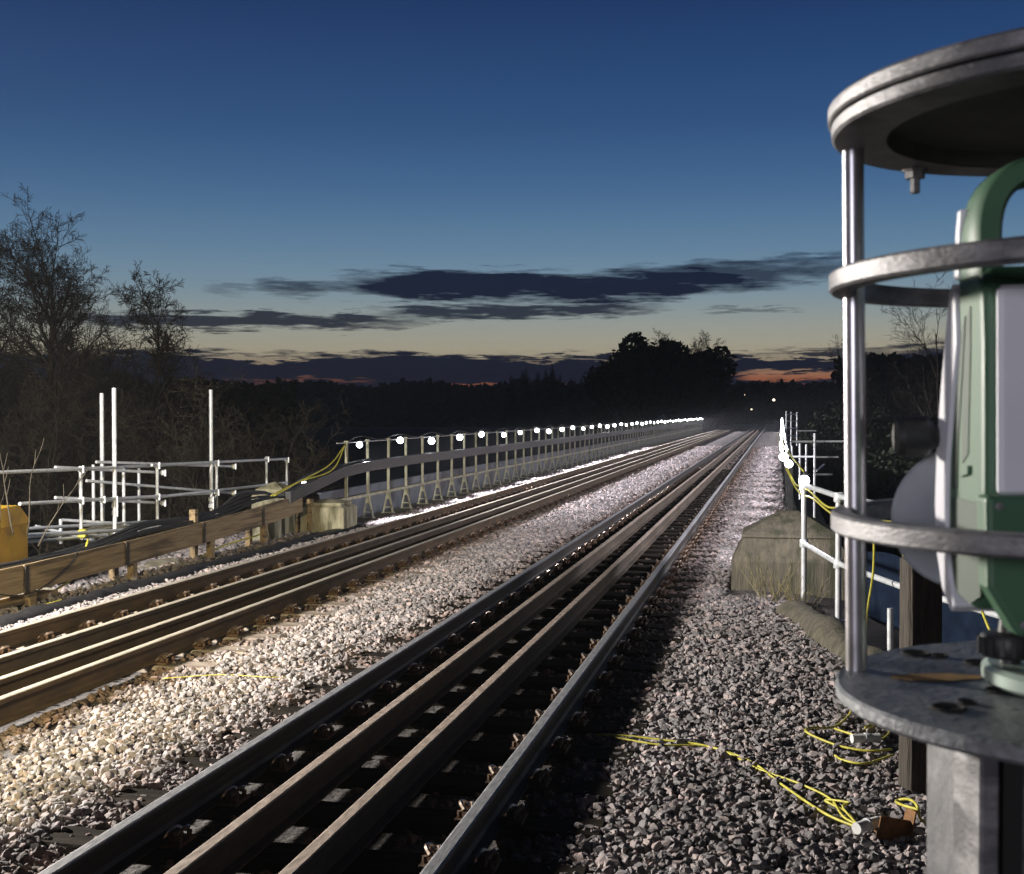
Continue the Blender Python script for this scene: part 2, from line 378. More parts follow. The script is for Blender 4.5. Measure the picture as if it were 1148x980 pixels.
# ballast bed: cross-section swept along the line
sec = [(-8.35, -.34), (-7.75, -.30), (-7.3, -.27), (-6.9, -.235), (-6.5, -.225), (-4.8, -.225), (-4.3, -.205), (-3.9, -.18), (-3.45, -.185), (-2.95, -.225), (-1.2, -.225), (-.75, -.21), (-.2, -.20), (.5, -.23), (1.2, -.27), (1.9, -.40)]
ys = [-4, 0, 4, 8, 12, 16, 20, 25, 30, 40, 50, 65, 80, 100, 120, 140, 170, 230]
def bed_z(x): return np.interp(x, [s[0] for s in sec], [s[1] for s in sec])
mb = MB(); n = len(sec)
mb.v = [(x if not (y > 15 and x > .35) else .35 + (x - .35) * .1, y, z) for y in ys for x, z in sec]
mb.f = [(j * n + i, j * n + i + 1, (j + 1) * n + i + 1, (j + 1) * n + i) for j in range(len(ys) - 1) for i in range(n - 1)]; mb.m = [0] * len(mb.f)
tag(mb.build('ballast_bed', M['bed'], smooth='all'), 'dark bed of small stones under both tracks', 'ground', kind='structure')
# earth strip by the left cess
mb = MB(); k = 0
for y in np.arange(2, 23.5, .5):
    for x in np.arange(-12.5, -7.5, .5):
        zz = -.33 + .06 * math.sin(x * 3.1 + y * 1.7) + .05 * math.sin(y * 2.3 - x) - max(0, -9.4 - x) * .25
        if x > -8.2: zz = -.345
        mb.v.append((x, y, zz))
nx = len(np.arange(-12.5, -7.5, .5)); ny = len(np.arange(2, 23.5, .5))
mb.f = [(j * nx + i, j * nx + i + 1, (j + 1) * nx + i + 1, (j + 1) * nx + i) for j in range(ny - 1) for i in range(nx - 1)]; mb.m = [0] * len(mb.f)
tag(mb.build('bank', M['dirt'], smooth='all'), 'mossy earth beside the left track', 'ground', kind='structure')
# viaduct body
mb = MB(); mb.box((-3.8, (Y0V + Y1V) / 2, -1.35), (9.6, Y1V - Y0V, 1.9))
for y in np.linspace(Y0V, Y1V, 9): mb.box((-3.8, y, -9), (8.6, 2.2, 13.3))
v_ = mb.build('viaduct', M['stone']); tag(v_, 'long stone viaduct carrying the two tracks over the dark valley', 'viaduct')

# ------------------------------------------------------------------ ballast stones (uncountable)
def stones(name, n_near, label):
    P, SC = [], []
    def fill(x0, x1, y0, y1, dens, s0, s1, lift=.0):
        m = int((x1 - x0) * (y1 - y0) * dens)
        x = rng.uniform(x0, x1, m); y = rng.uniform(y0, y1, m); s = rng.uniform(s0, s1, m) * rng.choice([.6, .8, 1, 1, 1.2, 1.5], m)
        z = bed_z(x) + rng.uniform(-.004, .03, m) + lift + s * .25
        fr = (y / .65) % 1.0; on = (fr < .40)
        inL = (x > -6.95) & (x < -4.33); inR = (x > -3.38) & (x < -.80)
        edgeL = (x > -4.9) & (x < -4.33); edgeR = (x > -1.357) & (x < -.8)
        keep = ~((inL | inR) & on & (rng.random(m) < .86))
        keep |= edgeR & (rng.random(m) < .55)
        for rx in (XA, XB, XC, XD, X1, X2, X3, X4): keep &= np.abs(x - rx) > .085
        keep &= ~((y > 13.9) & (y < 15.9) & (x > -.55))
        keep &= ~((y > 15) & (x > .25))
        edge = 1.0 + .25 * np.sin(y * 2.1) + .15 * np.sin(y * 5.3)
        keep &= x < np.where(y > 9, np.interp(y, [9, 12, 14], [.95, .45, .2]), edge)
        P.append(np.stack([x, y, z], 1)[keep]); SC.append(s[keep])
    for (a, b, de, s0, s1) in ((3.4, 9, 1500, .014, .025), (9, 16, 1150, .016, .026), (16, 26, 700, .020, .030), (26, 42, 330, .028, .04), (42, 75, 130, .036, .052)):
        fill(-4.9, -2.85, a, b, de, s0, s1)                    # between the tracks
        fill(-1.357, 1.2, a, b, de, s0, s1)                   # right cess
        fill(-2.85, -1.357, a, b, de * .32, s0, s1, -.025)
        fill(-6.38, -4.9, a, b, de * .5, s0, s1, -.01)
        if 9 <= a < 22: fill(-9.4, -7.85, a, min(b, 22), de * .28, s0 * 1.1, s1 * 1.7)
        if b > 9: fill(-7.7, -6.38, a, b, de * .9, s0, s1)
    P = np.concatenate(P); SC = np.concatenate(SC); m = len(P)
    me = bpy.data.meshes.new(name); me.vertices.add(m); me.vertices.foreach_set('co', P.astype(np.float32).ravel())
    a = me.attributes.new('scl', 'FLOAT_VECTOR', 'POINT')
    sv = SC[:, None] * rng.uniform(.7, 1.3, (m, 3)); sv[:, 2] *= .8
    a.data.foreach_set('vector', sv.astype(np.float32).ravel())
    a = me.attributes.new('rot', 'FLOAT_VECTOR', 'POINT')
    rv = np.stack([rng.uniform(-.7, .7, m), rng.uniform(-.7, .7, m), rng.uniform(0, 6.28, m)], 1)
    a.data.foreach_set('vector', rv.astype(np.float32).ravel())
    a = me.attributes.new('idx', 'INT', 'POINT'); a.data.foreach_set('value', rng.integers(0, 10, m).astype(np.int32))
    me.update(); o = bpy.data.objects.new(name, me); COL.objects.link(o); me.materials.append(M['ballast'])
    ng = bpy.data.node_groups.new('ballast stones', 'GeometryNodeTree')
    ng.interface.new_socket('Geometry', in_out='INPUT', socket_type='NodeSocketGeometry'); ng.interface.new_socket('Geometry', in_out='OUTPUT', socket_type='NodeSocketGeometry')
    n = ng.nodes; l = ng.links; gi = n.new('NodeGroupInput'); go = n.new('NodeGroupOutput'); g2i = n.new('GeometryNodeGeometryToInstance')
    for k in range(10):
        ico = n.new('GeometryNodeMeshIcoSphere'); ico.inputs['Radius'].default_value = 1; ico.inputs['Subdivisions'].default_value = 2
        nzn = n.new('ShaderNodeTexNoise'); nzn.inputs['Scale'].default_value = .85; nzn.inputs['Detail'].default_value = 1.5
        pos = n.new('GeometryNodeInputPosition'); ad = n.new('ShaderNodeVectorMath'); ad.operation = 'ADD'; ad.inputs[1].default_value = (k * 7.3, k * 3.1, -k * 5.7)
        l.new(pos.outputs[0], ad.inputs[0]); l.new(ad.outputs[0], nzn.inputs['Vector'])
        sb = n.new('ShaderNodeVectorMath'); sb.operation = 'SUBTRACT'; sb.inputs[1].default_value = (.5, .5, .5); l.new(nzn.outputs['Color'], sb.inputs[0])
        ml = n.new('ShaderNodeVectorMath'); ml.operation = 'SCALE'; ml.inputs['Scale'].default_value = 1.9; l.new(sb.outputs[0], ml.inputs[0])
        stp = n.new('GeometryNodeSetPosition'); l.new(ico.outputs['Mesh'], stp.inputs['Geometry']); l.new(ml.outputs[0], stp.inputs['Offset'])
        # flatten onto random cleavage planes for angular faces
        last = stp.outputs[0]
        rr = random.Random(k * 13 + 5)
        for q in range(4):
            nv = Vector((rr.uniform(-1, 1), rr.uniform(-1, 1), rr.uniform(-1, 1))).normalized(); lim = rr.uniform(.42, .7)
            p2 = n.new('GeometryNodeInputPosition'); dt = n.new('ShaderNodeVectorMath'); dt.operation = 'DOT_PRODUCT'; dt.inputs[1].default_value = nv; l.new(p2.outputs[0], dt.inputs[0])
            ex = n.new('ShaderNodeMath'); ex.operation = 'SUBTRACT'; ex.inputs[1].default_value = lim; l.new(dt.outputs['Value'], ex.inputs[0])
            mx = n.new('ShaderNodeMath'); mx.operation = 'MAXIMUM'; mx.inputs[1].default_value = 0; l.new(ex.outputs[0], mx.inputs[0])
            sc = n.new('ShaderNodeVectorMath'); sc.operation = 'SCALE'; sc.inputs[0].default_value = -nv; l.new(mx.outputs[0], sc.inputs['Scale'])
            s2 = n.new('GeometryNodeSetPosition'); l.new(last, s2.inputs['Geometry']); l.new(sc.outputs[0], s2.inputs['Offset']); last = s2.outputs[0]
        sh = n.new('GeometryNodeSetShadeSmooth'); sh.inputs['Shade Smooth'].default_value = False; l.new(last, sh.inputs['Geometry'])
        smn = n.new('GeometryNodeSetMaterial'); smn.inputs['Material'].default_value = M['ballast']; l.new(sh.outputs[0], smn.inputs['Geometry'])
        l.new(smn.outputs[0], g2i.inputs[0])
    iop = n.new('GeometryNodeInstanceOnPoints'); l.new(gi.outputs[0], iop.inputs['Points']); l.new(g2i.outputs[0], iop.inputs['Instance']); iop.inputs['Pick Instance'].default_value = True
    def na(nm, ty):
        x = n.new('GeometryNodeInputNamedAttribute'); x.data_type = ty; x.inputs['Name'].default_value = nm; return x.outputs['Attribute']
    l.new(na('idx', 'INT'), iop.inputs['Instance Index']); l.new(na('rot', 'FLOAT_VECTOR'), iop.inputs['Rotation']); l.new(na('scl', 'FLOAT_VECTOR'), iop.inputs['Scale'])
    l.new(iop.outputs[0], go.inputs[0])
    md = o.modifiers.new('stones', 'NODES'); md.node_group = ng
    return tag(o, label, 'ballast', kind='stuff')
stones('ballast', 0, 'loose grey granite ballast filling the space around both tracks')

# ------------------------------------------------------------------ rails
prof = [(-.024, 0), (-.033, -.004), (-.036, -.014), (-.034, -.036), (-.012, -.050), (-.009, -.07), (-.009, -.122), (-.02, -.143), (-.070, -.151), (-.070, -.160)]
prof = prof + [(-x, z) for x, z in reversed(prof)]
def rail(X, tops, side, label, dz=0.0, s=1):
    mb = MB(); n = len(prof); ysr = [1.0] + list(np.arange(4, 210, 6.0)); rr = random.Random(int(-X * 100)); vs = []; fs = []; mi = []
    for y in ysr:
        dx = rr.uniform(-.004, .004)
        for x, z in prof: vs.append((x + dx, y, z + dz))
    for j in range(len(ysr) - 1):
        for i in range(n):
            k = (i + 1) % n
            fs.append((j * n + i, j * n + k, (j + 1) * n + k, (j + 1) * n + i)); mi.append(1 if i in (n - 1, 0, n - 2) else 0)
    fs.append(tuple(range(n - 1, -1, -1))); mi.append(0)
    mb.v, mb.f, mb.m = vs, fs, mi
    o = mb.build('rail', [side, tops]); o.location = (X, 0, 0)
    o.data.update(); return tag(o, label, 'rail')
rail(XA, M['left_top'], M['rail_side'], 'outer running rail of the left track beside the plank trough')
rail(XB, M['left_top'], M['guard_side'], 'left guard rail of the left track, brown inner rail', -.004)
rail(XC, M['left_top'], M['guard_side'], 'right guard rail of the left track, brown inner rail', -.004)
rail(XD, M['left_top'], M['rail_side'], 'running rail of the left track next to the pale ballast strip')
rail(X1, M['rail_top'], M['rail_dark'], 'bright topped running rail of the right track beside the middle ballast strip')
rail(X2, M['guard_top'], M['guard_side'], 'rusty left guard rail inside the right track', .002)
rail(X3, M['guard_top'], M['guard_side'], 'rusty right guard rail inside the right track', .002)
rail(X4, M['rail_top'], M['rail_dark'], 'bright topped running rail nearest the right hand walkway')

# ------------------------------------------------------------------ sleepers with chairs and clips
def chair_mb(w=.17):
    m = MB(); m.box((0, 0, -.158), (.34, w, .018), bev=.004)
    for sx in (-1, 1):
        m.box((sx * .105, 0, -.135), (.045, w * .7, .035), taper=.75, bev=.005)
        m.path([(sx * .15, -.05, -.15), (sx * .15, -.05, -.118)], .013, 6); m.path([(sx * .15, .05, -.15), (sx * .15, .05, -.118)], .013, 6)
    return m
def clip_mb(sx):
    m = MB()
    m.path(spline([(sx * .125, .06, -.122), (sx * .10, .02, -.098), (sx * .085, -.03, -.105), (sx * .075, -.055, -.125), (sx * .055, -.05, -.14)], 4), .0105, 6)
    m.path(spline([(sx * .125, .06, -.122), (sx * .15, .04, -.10), (sx * .155, -.01, -.092), (sx * .125, -.05, -.115)], 4), .0105, 6)
    m.path([(sx * .06, -.005, -.142), (sx * .135, -.005, -.098)], .012, 6); return m
sl = MB(); sl.box((0, 0, -.232), (2.6, .255, .125), bev=.012)
s0 = sl.build('sleeper', M['sleeper']); tag(s0, 'weathered sleeper half buried in ballast under the left track', 'sleeper', 'sleepers of the left track')
cm_ = chair_mb().build('rail_chair', M['chair'], s0, 30); cm_.location = (XA - CL, 0, 0)
own(s0, cm_)
for sx in (-1, 1):
    c_ = clip_mb(sx).build('rail_clip', M['clip'], cm_, 50); own(cm_, c_)
cd = dup(cm_, s0); cd.location = (XD - CL, 0, 0); own(s0, cd)
ids = list(range(5, 70))
rs_ = random.Random(4)
first = True; sl_dark = None
for cx, lab, grp in ((CL, 'weathered sleeper half buried in ballast under the left track', 'sleepers of the left track'), (CRT, 'dark sleeper in the shadow between the rails of the right track', 'sleepers of the right track')):
    for i in ids:
        y = i * .65 + .13
        if cx == CL and y < 9.0: continue
        if first: o = s0; first = False
        else: o = dup(s0, depth=3 if y < 34 else 2)
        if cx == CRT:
            if sl_dark is None: sl_dark = s0.data.copy(); sl_dark.materials[0] = M['sleeper_shaded']
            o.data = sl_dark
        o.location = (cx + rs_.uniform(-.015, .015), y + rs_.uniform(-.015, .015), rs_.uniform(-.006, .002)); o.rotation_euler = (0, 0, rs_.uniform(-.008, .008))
        tag(o, lab, 'sleeper', grp)

# ------------------------------------------------------------------ festoon lamps
def make_lamp():
    r = empty('festoon_lamp')
    bu = MB().lathe([(.001, -.085), (.042, -.073), (.072, -.04), (.078, -.005), (.062, .033), (.03, .056), (.001, .057)], 10).build('bulb', M['lamp'], r, 'all')
    ca = MB().lathe([(.001, .125), (.022, .12), (.026, .09), (.026, .053), (.012, .05)], 10).build('lamp_holder', M['black'], r, 'all')
    own(r, bu, ca)
    return r
lamp0 = make_lamp()
used = [False]
BEAM = {}
def beam(o, kind, dx):
    if kind not in BEAM:
        l = bpy.data.lights.new('lamp_beam', 'SPOT'); l.energy = {'left': 1500, 'right': 300, 'pier': 60}[kind]; l.color = (1.0, .94, .99); l.spot_size = R(104); l.spot_blend = .5; l.shadow_soft_size = .05; BEAM[kind] = l
    b = bpy.data.objects.new('lamp_beam', BEAM[kind]); COL.objects.link(b); b.parent = o; b.location = (dx, 0, -.02)
    b.rotation_euler = (0, R({'left': -58, 'right': 40, 'pier': 0}[kind]), 0)
    if kind == 'pier': BEAM[kind].spot_size = R(165)
    return b
def lamp(p, label, group=None):
    if used[0]: o = dup(lamp0)
    else: o = lamp0; used[0] = True
    if 'group' in o: del o['group']
    o.location = p; tag(o, label, 'lamp', group); return o
XF = -7.9
ZL = 1.25
LY = [23.07 + 2.60 * i for i in range(45)]
for i, y in enumerate(LY):
    k_ = .8 + .28 * abs(math.sin(i * 3.7)); l_ = (lamp((XF + .015 * math.sin(i * 1.3), y + .12 * math.sin(i * 2.9), ZL - .02 + .04 * math.sin(i * 2.1)), 'glowing white festoon lamp strung along the left viaduct railing', 'lamps strung along the left railing')); l_.scale = (k_, k_, k_); l_.rotation_euler = (.1 * math.sin(i), .1 * math.cos(i * 2.3), 0); beam(l_, 'left', .12)
XR = .10
def XRY(y): return .03 + .0042 * y
for i in range(47):
    y = 17.4 + 2.58 * i
    beam(lamp((XRY(y) + .008 * math.sin(i * 1.7), y, ZL + .03 * math.sin(i * 1.3)), 'glowing white festoon lamp strung along the right viaduct railing', 'lamps strung along the right railing'), 'right', -.10)
lamp((.15, 15.25, 1.24), 'single glowing lamp just below the bright column of lamps on the right').scale = (.65, .65, .65)
beam(lamp((.30, 13.85, 1.12), 'bright lamp on top of the white tube post in front of the mossy stone pier'), 'pier', -.10).parent.scale = (.75, .75, .75)
pg = atX(341, 543, -8.0)
lamp(pg, 'bright lamp lying on the cables above the left stone pedestal')

# ------------------------------------------------------------------ left viaduct railing
rt = empty('viaduct_railing', (XF, Y0V, -.25))
tag(rt, 'long pale steel railing with splayed feet along the left edge of the viaduct', 'railing')
def post_mb():
    m = MB(); m.box((0, 0, .30 + .62), (.048, .048, 1.24)); m.box((0, 0, 1.553), (.075, .075, .025)); return m
def foot_mb():
    m = MB(); m.box((0, 0, .012), (.26, .14, .024))
    for s in (-1, 1): m.prism([(s * .115, .024), (s * .085, .024), (s * .008, .40), (s * .03, .43)] if s < 0 else [(s * .085, .024), (s * .115, .024), (s * .03, .43), (s * .008, .40)], -.03, .03, 'y')
    m.box((0, 0, .13), (.13, .02, .025))
    m.box((0, 0, .445), (.075, .08, .05)); return m
p0 = None; yp = 22.29; k = 0
while yp < Y1V - 1:
    if p0 is None:
        p0 = post_mb().build('post', M['paint_rail'], rt); f0 = foot_mb().build('foot_bracket', M['paint_rail'], p0); own(p0, f0); o = p0
    else: o = dup(p0, rt, 2)
    o.location = (0, yp - Y0V, 0); o.rotation_euler = (0, random.Random(k).uniform(-.01, .01), 0); yp += 1.30; k += 1
m = MB(); m.box((0, (Y1V - 21.8) / 2, .47), (.045, Y1V - 21.8, .05)); m.build('lower_rail', M['paint_rail'], rt)
m = MB(); m.tube((0, -.2, 1.53), (0, Y1V - Y0V - .5, 1.53), .011, 6); m.build('top_wire', M['steel'], rt)
# edge kerb, plate
m = MB(); m.box((XF - .02, (Y0V + Y1V) / 2 + .3, -.31), (.42, Y1V - Y0V, .14), bev=.02); tag(m.build('kerb', M['stone']), 'stone kerb under the left viaduct railing', 'kerb', kind='structure')
pt = empty('parapet_plate', (XF - .42, Y0V, -.3)); tag(pt, 'low blue grey steel plate parapet just outside the left railing', 'parapet')
m = MB(); y = 0
while y < Y1V - Y0V - 3:
    m.box((0, y + 1.5, .31), (.012, 2.985, .62)); y += 3
m.build('plate_panel', M['plate'], pt)
m = MB(); m.box((0, (Y1V - Y0V) / 2, .635), (.08, Y1V - Y0V, .03)); m.build('cap_rail', M['plate'], pt)
# grey trough on the railing, sloping down to the plank trough
pth = [(-7.98, 19.6, .42), (-7.93, 20.6, .56), (-7.86, 21.9, .74), (-7.82, 23.4, .80), (-7.82, 26, .81), (-7.82, 60, .81), (-7.82, 139, .81)]
m = MB(); vs = []; fs = []
for x, y, z in pth:
    for dx, dz in ((-.06, -.09), (.06, -.09), (.06, .085), (.075, .09), (.075, .105), (-.075, .105), (-.075, .09), (-.06, .085)): vs.append((x + dx, y, z + dz))
for j in range(len(pth) - 1):
    for i in range(8):
        k = (i + 1) % 8; fs.append((j * 8 + i, j * 8 + k, (j + 1) * 8 + k, (j + 1) * 8 + i))
fs.append(tuple(range(7, -1, -1))); m.add(vs, fs)
tag(m.build('cable_trough', M['trough']), 'grey cable trough fixed along the left railing and sloping down at its near end', 'cable trough')
# festoon wires
def cable(name, pts, r, mt, label, cat='cable', group=None, n=6, sub=10):
    o = MB().path(spline(pts, sub), r, n).build(name, mt, None, 'all'); return tag(o, label, cat, group)
pts = [(XF, 22.26, 1.27)]
for y in LY: pts += [(XF, y, ZL + .14), (XF + .01, y + 1.30, ZL + .05)]
cable('festoon_cable', pts, .008, M['black'], 'thin dark festoon cable linking the lamps on the left railing', sub=3)
pts = [(.30, 13.85, 1.2), (.2, 15.25, 1.3)]
for i in range(47): pts += [(XRY(17.4 + 2.58 * i), 17.4 + 2.58 * i, ZL + .14), (XRY(18.69 + 2.58 * i), 18.69 + 2.58 * i, ZL + .05)]
cable('festoon_cable', pts, .009, M['yellow'], 'yellow festoon cable linking the lamps on the right railing', sub=3)
for q, (dx, sag) in enumerate(((0, .05), (.05, .14))):
    cable('yellow_cable', [(XF, 22.26, 1.25), (XF + dx, 21.4, .95 - sag), (-8.0, 20.2, .66), (-8.05 - dx, 19.2, .48)], .012, M['yellow'],
          ['taut yellow cable running down from the first railing post', 'sagging yellow cable just below the taut one at the first railing post'][q])

# ------------------------------------------------------------------ right viaduct railing
rr_ = empty('viaduct_railing', (XR + .09, 16.3, -.25), -.0042); tag(rr_, 'dark steel railing along the right edge of the viaduct seen end on', 'railing')
k = 0; yp = 16.4
pr = None
while yp < Y1V - 1:
    if pr is None: pr = MB().box((0, 0, .76), (.05, .05, 1.52)).build('post', M['trough'], rr_); o = pr
    else: o = dup(pr, rr_, 1)
    o.location = (0, yp - 16.3, 0); yp += 2.58
for z in (.5, 1.0, 1.5):
    MB().tube((0, 0, z), (0, Y1V - 17, z), .02, 8).build('guard_tube', M['trough'], rr_)
m = MB(); m.box((XR + .16, (16 + Y1V) / 2, -.28), (.36, Y1V - 16, .14), bev=.02); tag(m.build('kerb', M['stone']), 'stone kerb under the right viaduct railing', 'kerb', kind='structure')

# ------------------------------------------------------------------ stone piers
def pier(name, loc, sx, sy, z0, z1, z2, z3, mt, label):
    m = MB(); rr = random.Random(3)
    prof_ = [(1.0, z0), (1.0, z1 - .012), (.985, z1 + .006), (.80, z2 - .012), (.795, z2), (.835, z2 + .003), (.825, z2 + .028), (.15, z3), (.0, z3 + .008)]
    vs, fs = [], []; ns = 8
    for s, z in prof_:
        for a in range(4):
            for t in range(ns):
                u = t / ns * 2 - 1 + (.0 if t == 0 else rr.uniform(-.03, .03)); p = [(u, -1), (1, u), (-u, 1), (-1, -u)][a]
                j = .0035
                vs.append((loc[0] + p[0] * s * sx / 2 + rr.uniform(-j, j), loc[1] + p[1] * s * sy / 2 + rr.uniform(-j, j), z + rr.uniform(-j, j) * .7))
    n = 4 * ns
    for k in range(len(prof_) - 1):
        for i in range(n):
            j = (i + 1) % n; fs.append((k * n + i, k * n + j, (k + 1) * n + j, (k + 1) * n + i))
    m.add(vs, fs); o = m.build(name, mt, None, 18); return tag(o, label, 'pier')
pier('stone_pier', (.17, 15.15), 1.34, 1.12, -.35, .14, .40, .68, M['stone'], 'mossy stone pier with a two tier chamfered cap beside the right walkway')
pier('stone_pier', (-7.82, 21.15), .80, .72, -.35, .16, .22, .30, M['stone_pale'], 'pale stone pedestal with a low cap at the end of the plank trough')
pier('stone_pier', (-8.62, 20.6), .62, .6, -.4, .40, .48, .62, M['stone_pale'], 'taller pale stone pedestal standing behind the cables')
m = MB(); m.box((-8.42, 19.7, -.12), (.46, .4, .50), .1, bev=.02); tag(m.build('concrete_block', M['stone_pale']), 'pale concrete block under the far end of the plank trough', 'block')

# ------------------------------------------------------------------ plank cable trough on posts (left)
XT = -7.98
def ztop(y): return float(np.interp(y, [8, 11, 13.5, 16, 18.85, 20.3], [.16, .18, .21, .27, .36, .44]))
tr = empty('plank_trough', (XT, 8, -.3)); tag(tr, 'raised timber cable trough of brown planks on short posts beside the left track', 'cable trough')
joints = [7.6, 9.9, 12.1, 14.25, 16.4, 18.5, 20.25]
for a, b in zip(joints[:-1], joints[1:]):
    a2, b2 = a + .012, b - .012
    m = MB(); vs = []
    for y in (a2, b2):
        zt = ztop(y)
        for x, z in ((XT - .02, zt - .30), (XT + .02, zt - .30), (XT + .02, zt), (XT - .02, zt)): vs.append((x, y, z))
    m.add(vs, [(3, 2, 1, 0), (4, 5, 6, 7), (0, 1, 5, 4), (1, 2, 6, 5), (2, 3, 7, 6), (3, 0, 4, 7)]); m.build('front_plank', M['plank'], tr, off=tr.location)
    m = MB(); vs = []
    for y in (a2, b2):
        zt = ztop(y) - .09
        for x, z in ((XT - .36, zt - .04), (XT - .023, zt - .04), (XT - .023, zt), (XT - .36, zt)): vs.append((x, y, z))
    m.add(vs, [(3, 2, 1, 0), (4, 5, 6, 7), (0, 1, 5, 4), (1, 2, 6, 5), (2, 3, 7, 6), (3, 0, 4, 7)]); m.build('floor_plank', M['plank'], tr, off=tr.location)
    MB().box((XT + .032, a2 + .02, ztop(a2) - .15), (.02, .06, .28)).build('joint_strap', M['rail_dark'], tr, off=tr.location)
for px, py in ((31, 677), (146, 648), (234, 631), (294, 613.5), (346, 597)):
    g = atX(px, py, XT - .1); zt = ztop(g.y)
    m = MB(); m.box((XT - .07, g.y, (zt - .12 - .42) / 2 - .0), (.085, .11, zt - .12 + .42)); m.build('leg', M['plank'], tr, off=tr.location)
    m = MB(); m.box((XT - .33, g.y, (zt - .14 - .42) / 2), (.085, .1, zt - .14 + .42)); m.build('leg', M['plank'], tr, off=tr.location)
m = MB(); m.box((XT - .2, 12.3, -.23), (.2, 1.3, .06)); m.build('cross_board', M['plank'], tr, off=tr.location)
g = atX(215, 573, XT - .12); m = MB(); m.box((XT - .09, g.y, .30), (.09, .1, .34)); m.build('stub_post', M['plank'], tr, off=tr.location)
# black cables lying in the trough
rc = random.Random(11)
labs = ['black cable along the front of the plank trough', 'black cable lying second from the front of the plank trough', 'black cable humping over the middle of the plank trough', 'black cable along the back of the plank trough', 'thick grey hose lying across the back of the plank trough', 'thin black cable looping over the front plank at the left']
for q in range(5):
    pts = []
    for y in np.arange(8.0, 20.4, .8):
        lift = .10 * math.exp(-((y - 18.6) / 1.0) ** 2) + .05 * math.exp(-((y - 15.4) / 1.2) ** 2)
        pts.append((XT - .05 - .06 * q + rc.uniform(-.02, .02), y, ztop(y) - .02 + rc.uniform(-.01, .035) + lift * (1 + .3 * q)))
    pts += [(-7.95 - .04 * q, 20.8, .60 + .03 * q), (-7.86 - .02 * q, 22, .86), (-7.82, 23.5, .93)]
    cable('hose' if q == 4 else 'black_cable', pts, .022 if q == 4 else .019, M['trough'] if q == 4 else M['black'], labs[q], 'hose' if q == 4 else 'cable')
cable('black_cable', [(XT + .03, 11.2, .22), (XT + .05, 11.5, -.02), (XT + .06, 12.2, -.12), (XT + .05, 12.9, .08), (XT + .02, 13.2, .25)], .008, M['black'], labs[5])
cable('yellow_cable', [(-8.2, 12.7, -.30), (-8.1, 13.3, -.1), (-8.15, 13.6, .12), (-8.2, 13.8, .3)], .013, M['yellow'], 'yellow cable hanging down behind the plank trough on the left')
cable('yellow_cable', [(-8.15, 16.6, -.28), (-8.3, 17.8, -.2), (-8.2, 18.9, -.14), (-8.3, 19.5, -.1)], .013, M['yellow'], 'yellow cable lying on the bank under the plank trough')
cable('yellow_cable', [(-7.72, 10.6, -.26), (-7.6, 11.3, -.24), (-7.7, 11.8, -.24), (-7.8, 12.6, -.25)], .012, M['yellow'], 'yellow cable lying on the left cess beneath the trough')
cable('yellow_cable', [(-4.5, 8.6, -.155), (-4.1, 8.75, -.14), (-3.7, 8.72, -.135), (-3.55, 8.85, -.15)], .0035, M['yellow'], 'thin yellow cord on the pale ballast at the lower left')

# ------------------------------------------------------------------ left scaffold handrail
sf = empty('scaffold', (-9.6, 17, -.5)); tag(sf, 'galvanised tube scaffold handrail with three tall uprights on the left bank', 'scaffold')
DS = lambda px: (9.5 / -math.tan(math.atan((px - 574) / FPX) - PSI)) * math.cos(PSI) + 9.5 * math.sin(PSI)   # along X=-9.5
def stube(name, a, b, r=.0242):
    o = MB().tube(a, b, r, 12).build(name, M['steel'], sf, 40, off=sf.location); return o
def clamp(p, ax=0):
    m = MB(); m.box(p, (.085, .075, .085), .4 * ax, bev=.014); m.box(Vector(p) + Vector((.05, -.03, .0)), (.03, .03, .11), .3, bev=.006); m.build('coupler', M['steel'], sf, off=sf.location)
UPR = [(91, 524, 605), (105, 521, 600), (115, 441, 605), (129, 435, 612), (139, 522, 600), (156, 524, 600), (176.5, 521, 594), (237, 437, 585), (243, 518, 590), (299, 512, 572), (321.5, 514, 552)]
UX = {91: -9.5, 105: -10.4, 115: -10.5, 129: -9.45, 139: -9.9, 156: -10.3, 176.5: -9.5, 237: -9.55, 243: -9.5, 299: -9.5, 321.5: -9.5}
for px, y0, y1 in UPR:
    a = atX(px, y0, UX[px]); b = atX(px, y1, UX[px]); a.y = b.y; b = Vector((a.x, a.y, b.z)); stube('upright', a, b, .033 if y0 < 450 else .0255)
def led(x0, y0, x1, y1, X0=-9.5, X1=None, nm='ledger'):
    a = atX(x0, y0, X0); b = atX(x1, y1, X0 if X1 is None else X1); stube(nm, a, b); return a, b
led(-30, 531, 137, 524, -9.44); led(60, 527, 243, 519, -9.55); led(170, 521.5, 322, 514.5, -9.45)
led(22, 565, 185, 556, -9.44); led(120, 561, 245, 552, -9.56); led(180, 557, 322, 541, -9.45)
led(108, 518, 262, 523, -10.3, -9.7); led(97, 539, 262, 553, -10.4, -9.7); led(62, 558, 183, 564, -10.0, -9.6); led(62, 524, 183, 530, -10.0, -9.6)
led(26, 593, 200, 583, -9.9); led(26, 600, 150, 593, -9.7); led(26, 608, 120, 600, -9.5); led(40, 590, 130, 612, -10.2, -9.6); led(70, 583, 180, 590, -10.5, -9.7)
led(0, 604, 200, 590, -9.3)
a = atX(68, 582, -10.0); stube('upright', a, a - Vector((0, 0, .35)))
for px, py in ((91, 526), (91, 561), (176.5, 522), (176.5, 557), (183, 530), (183, 564), (243, 519), (243, 552), (262, 523), (262, 553), (299, 515), (299, 546), (129, 560), (129, 567), (129, 575), (237, 560), (237, 567), (115, 560), (321.5, 515.5)):
    clamp(atX(px, py, -9.47), px % 3)
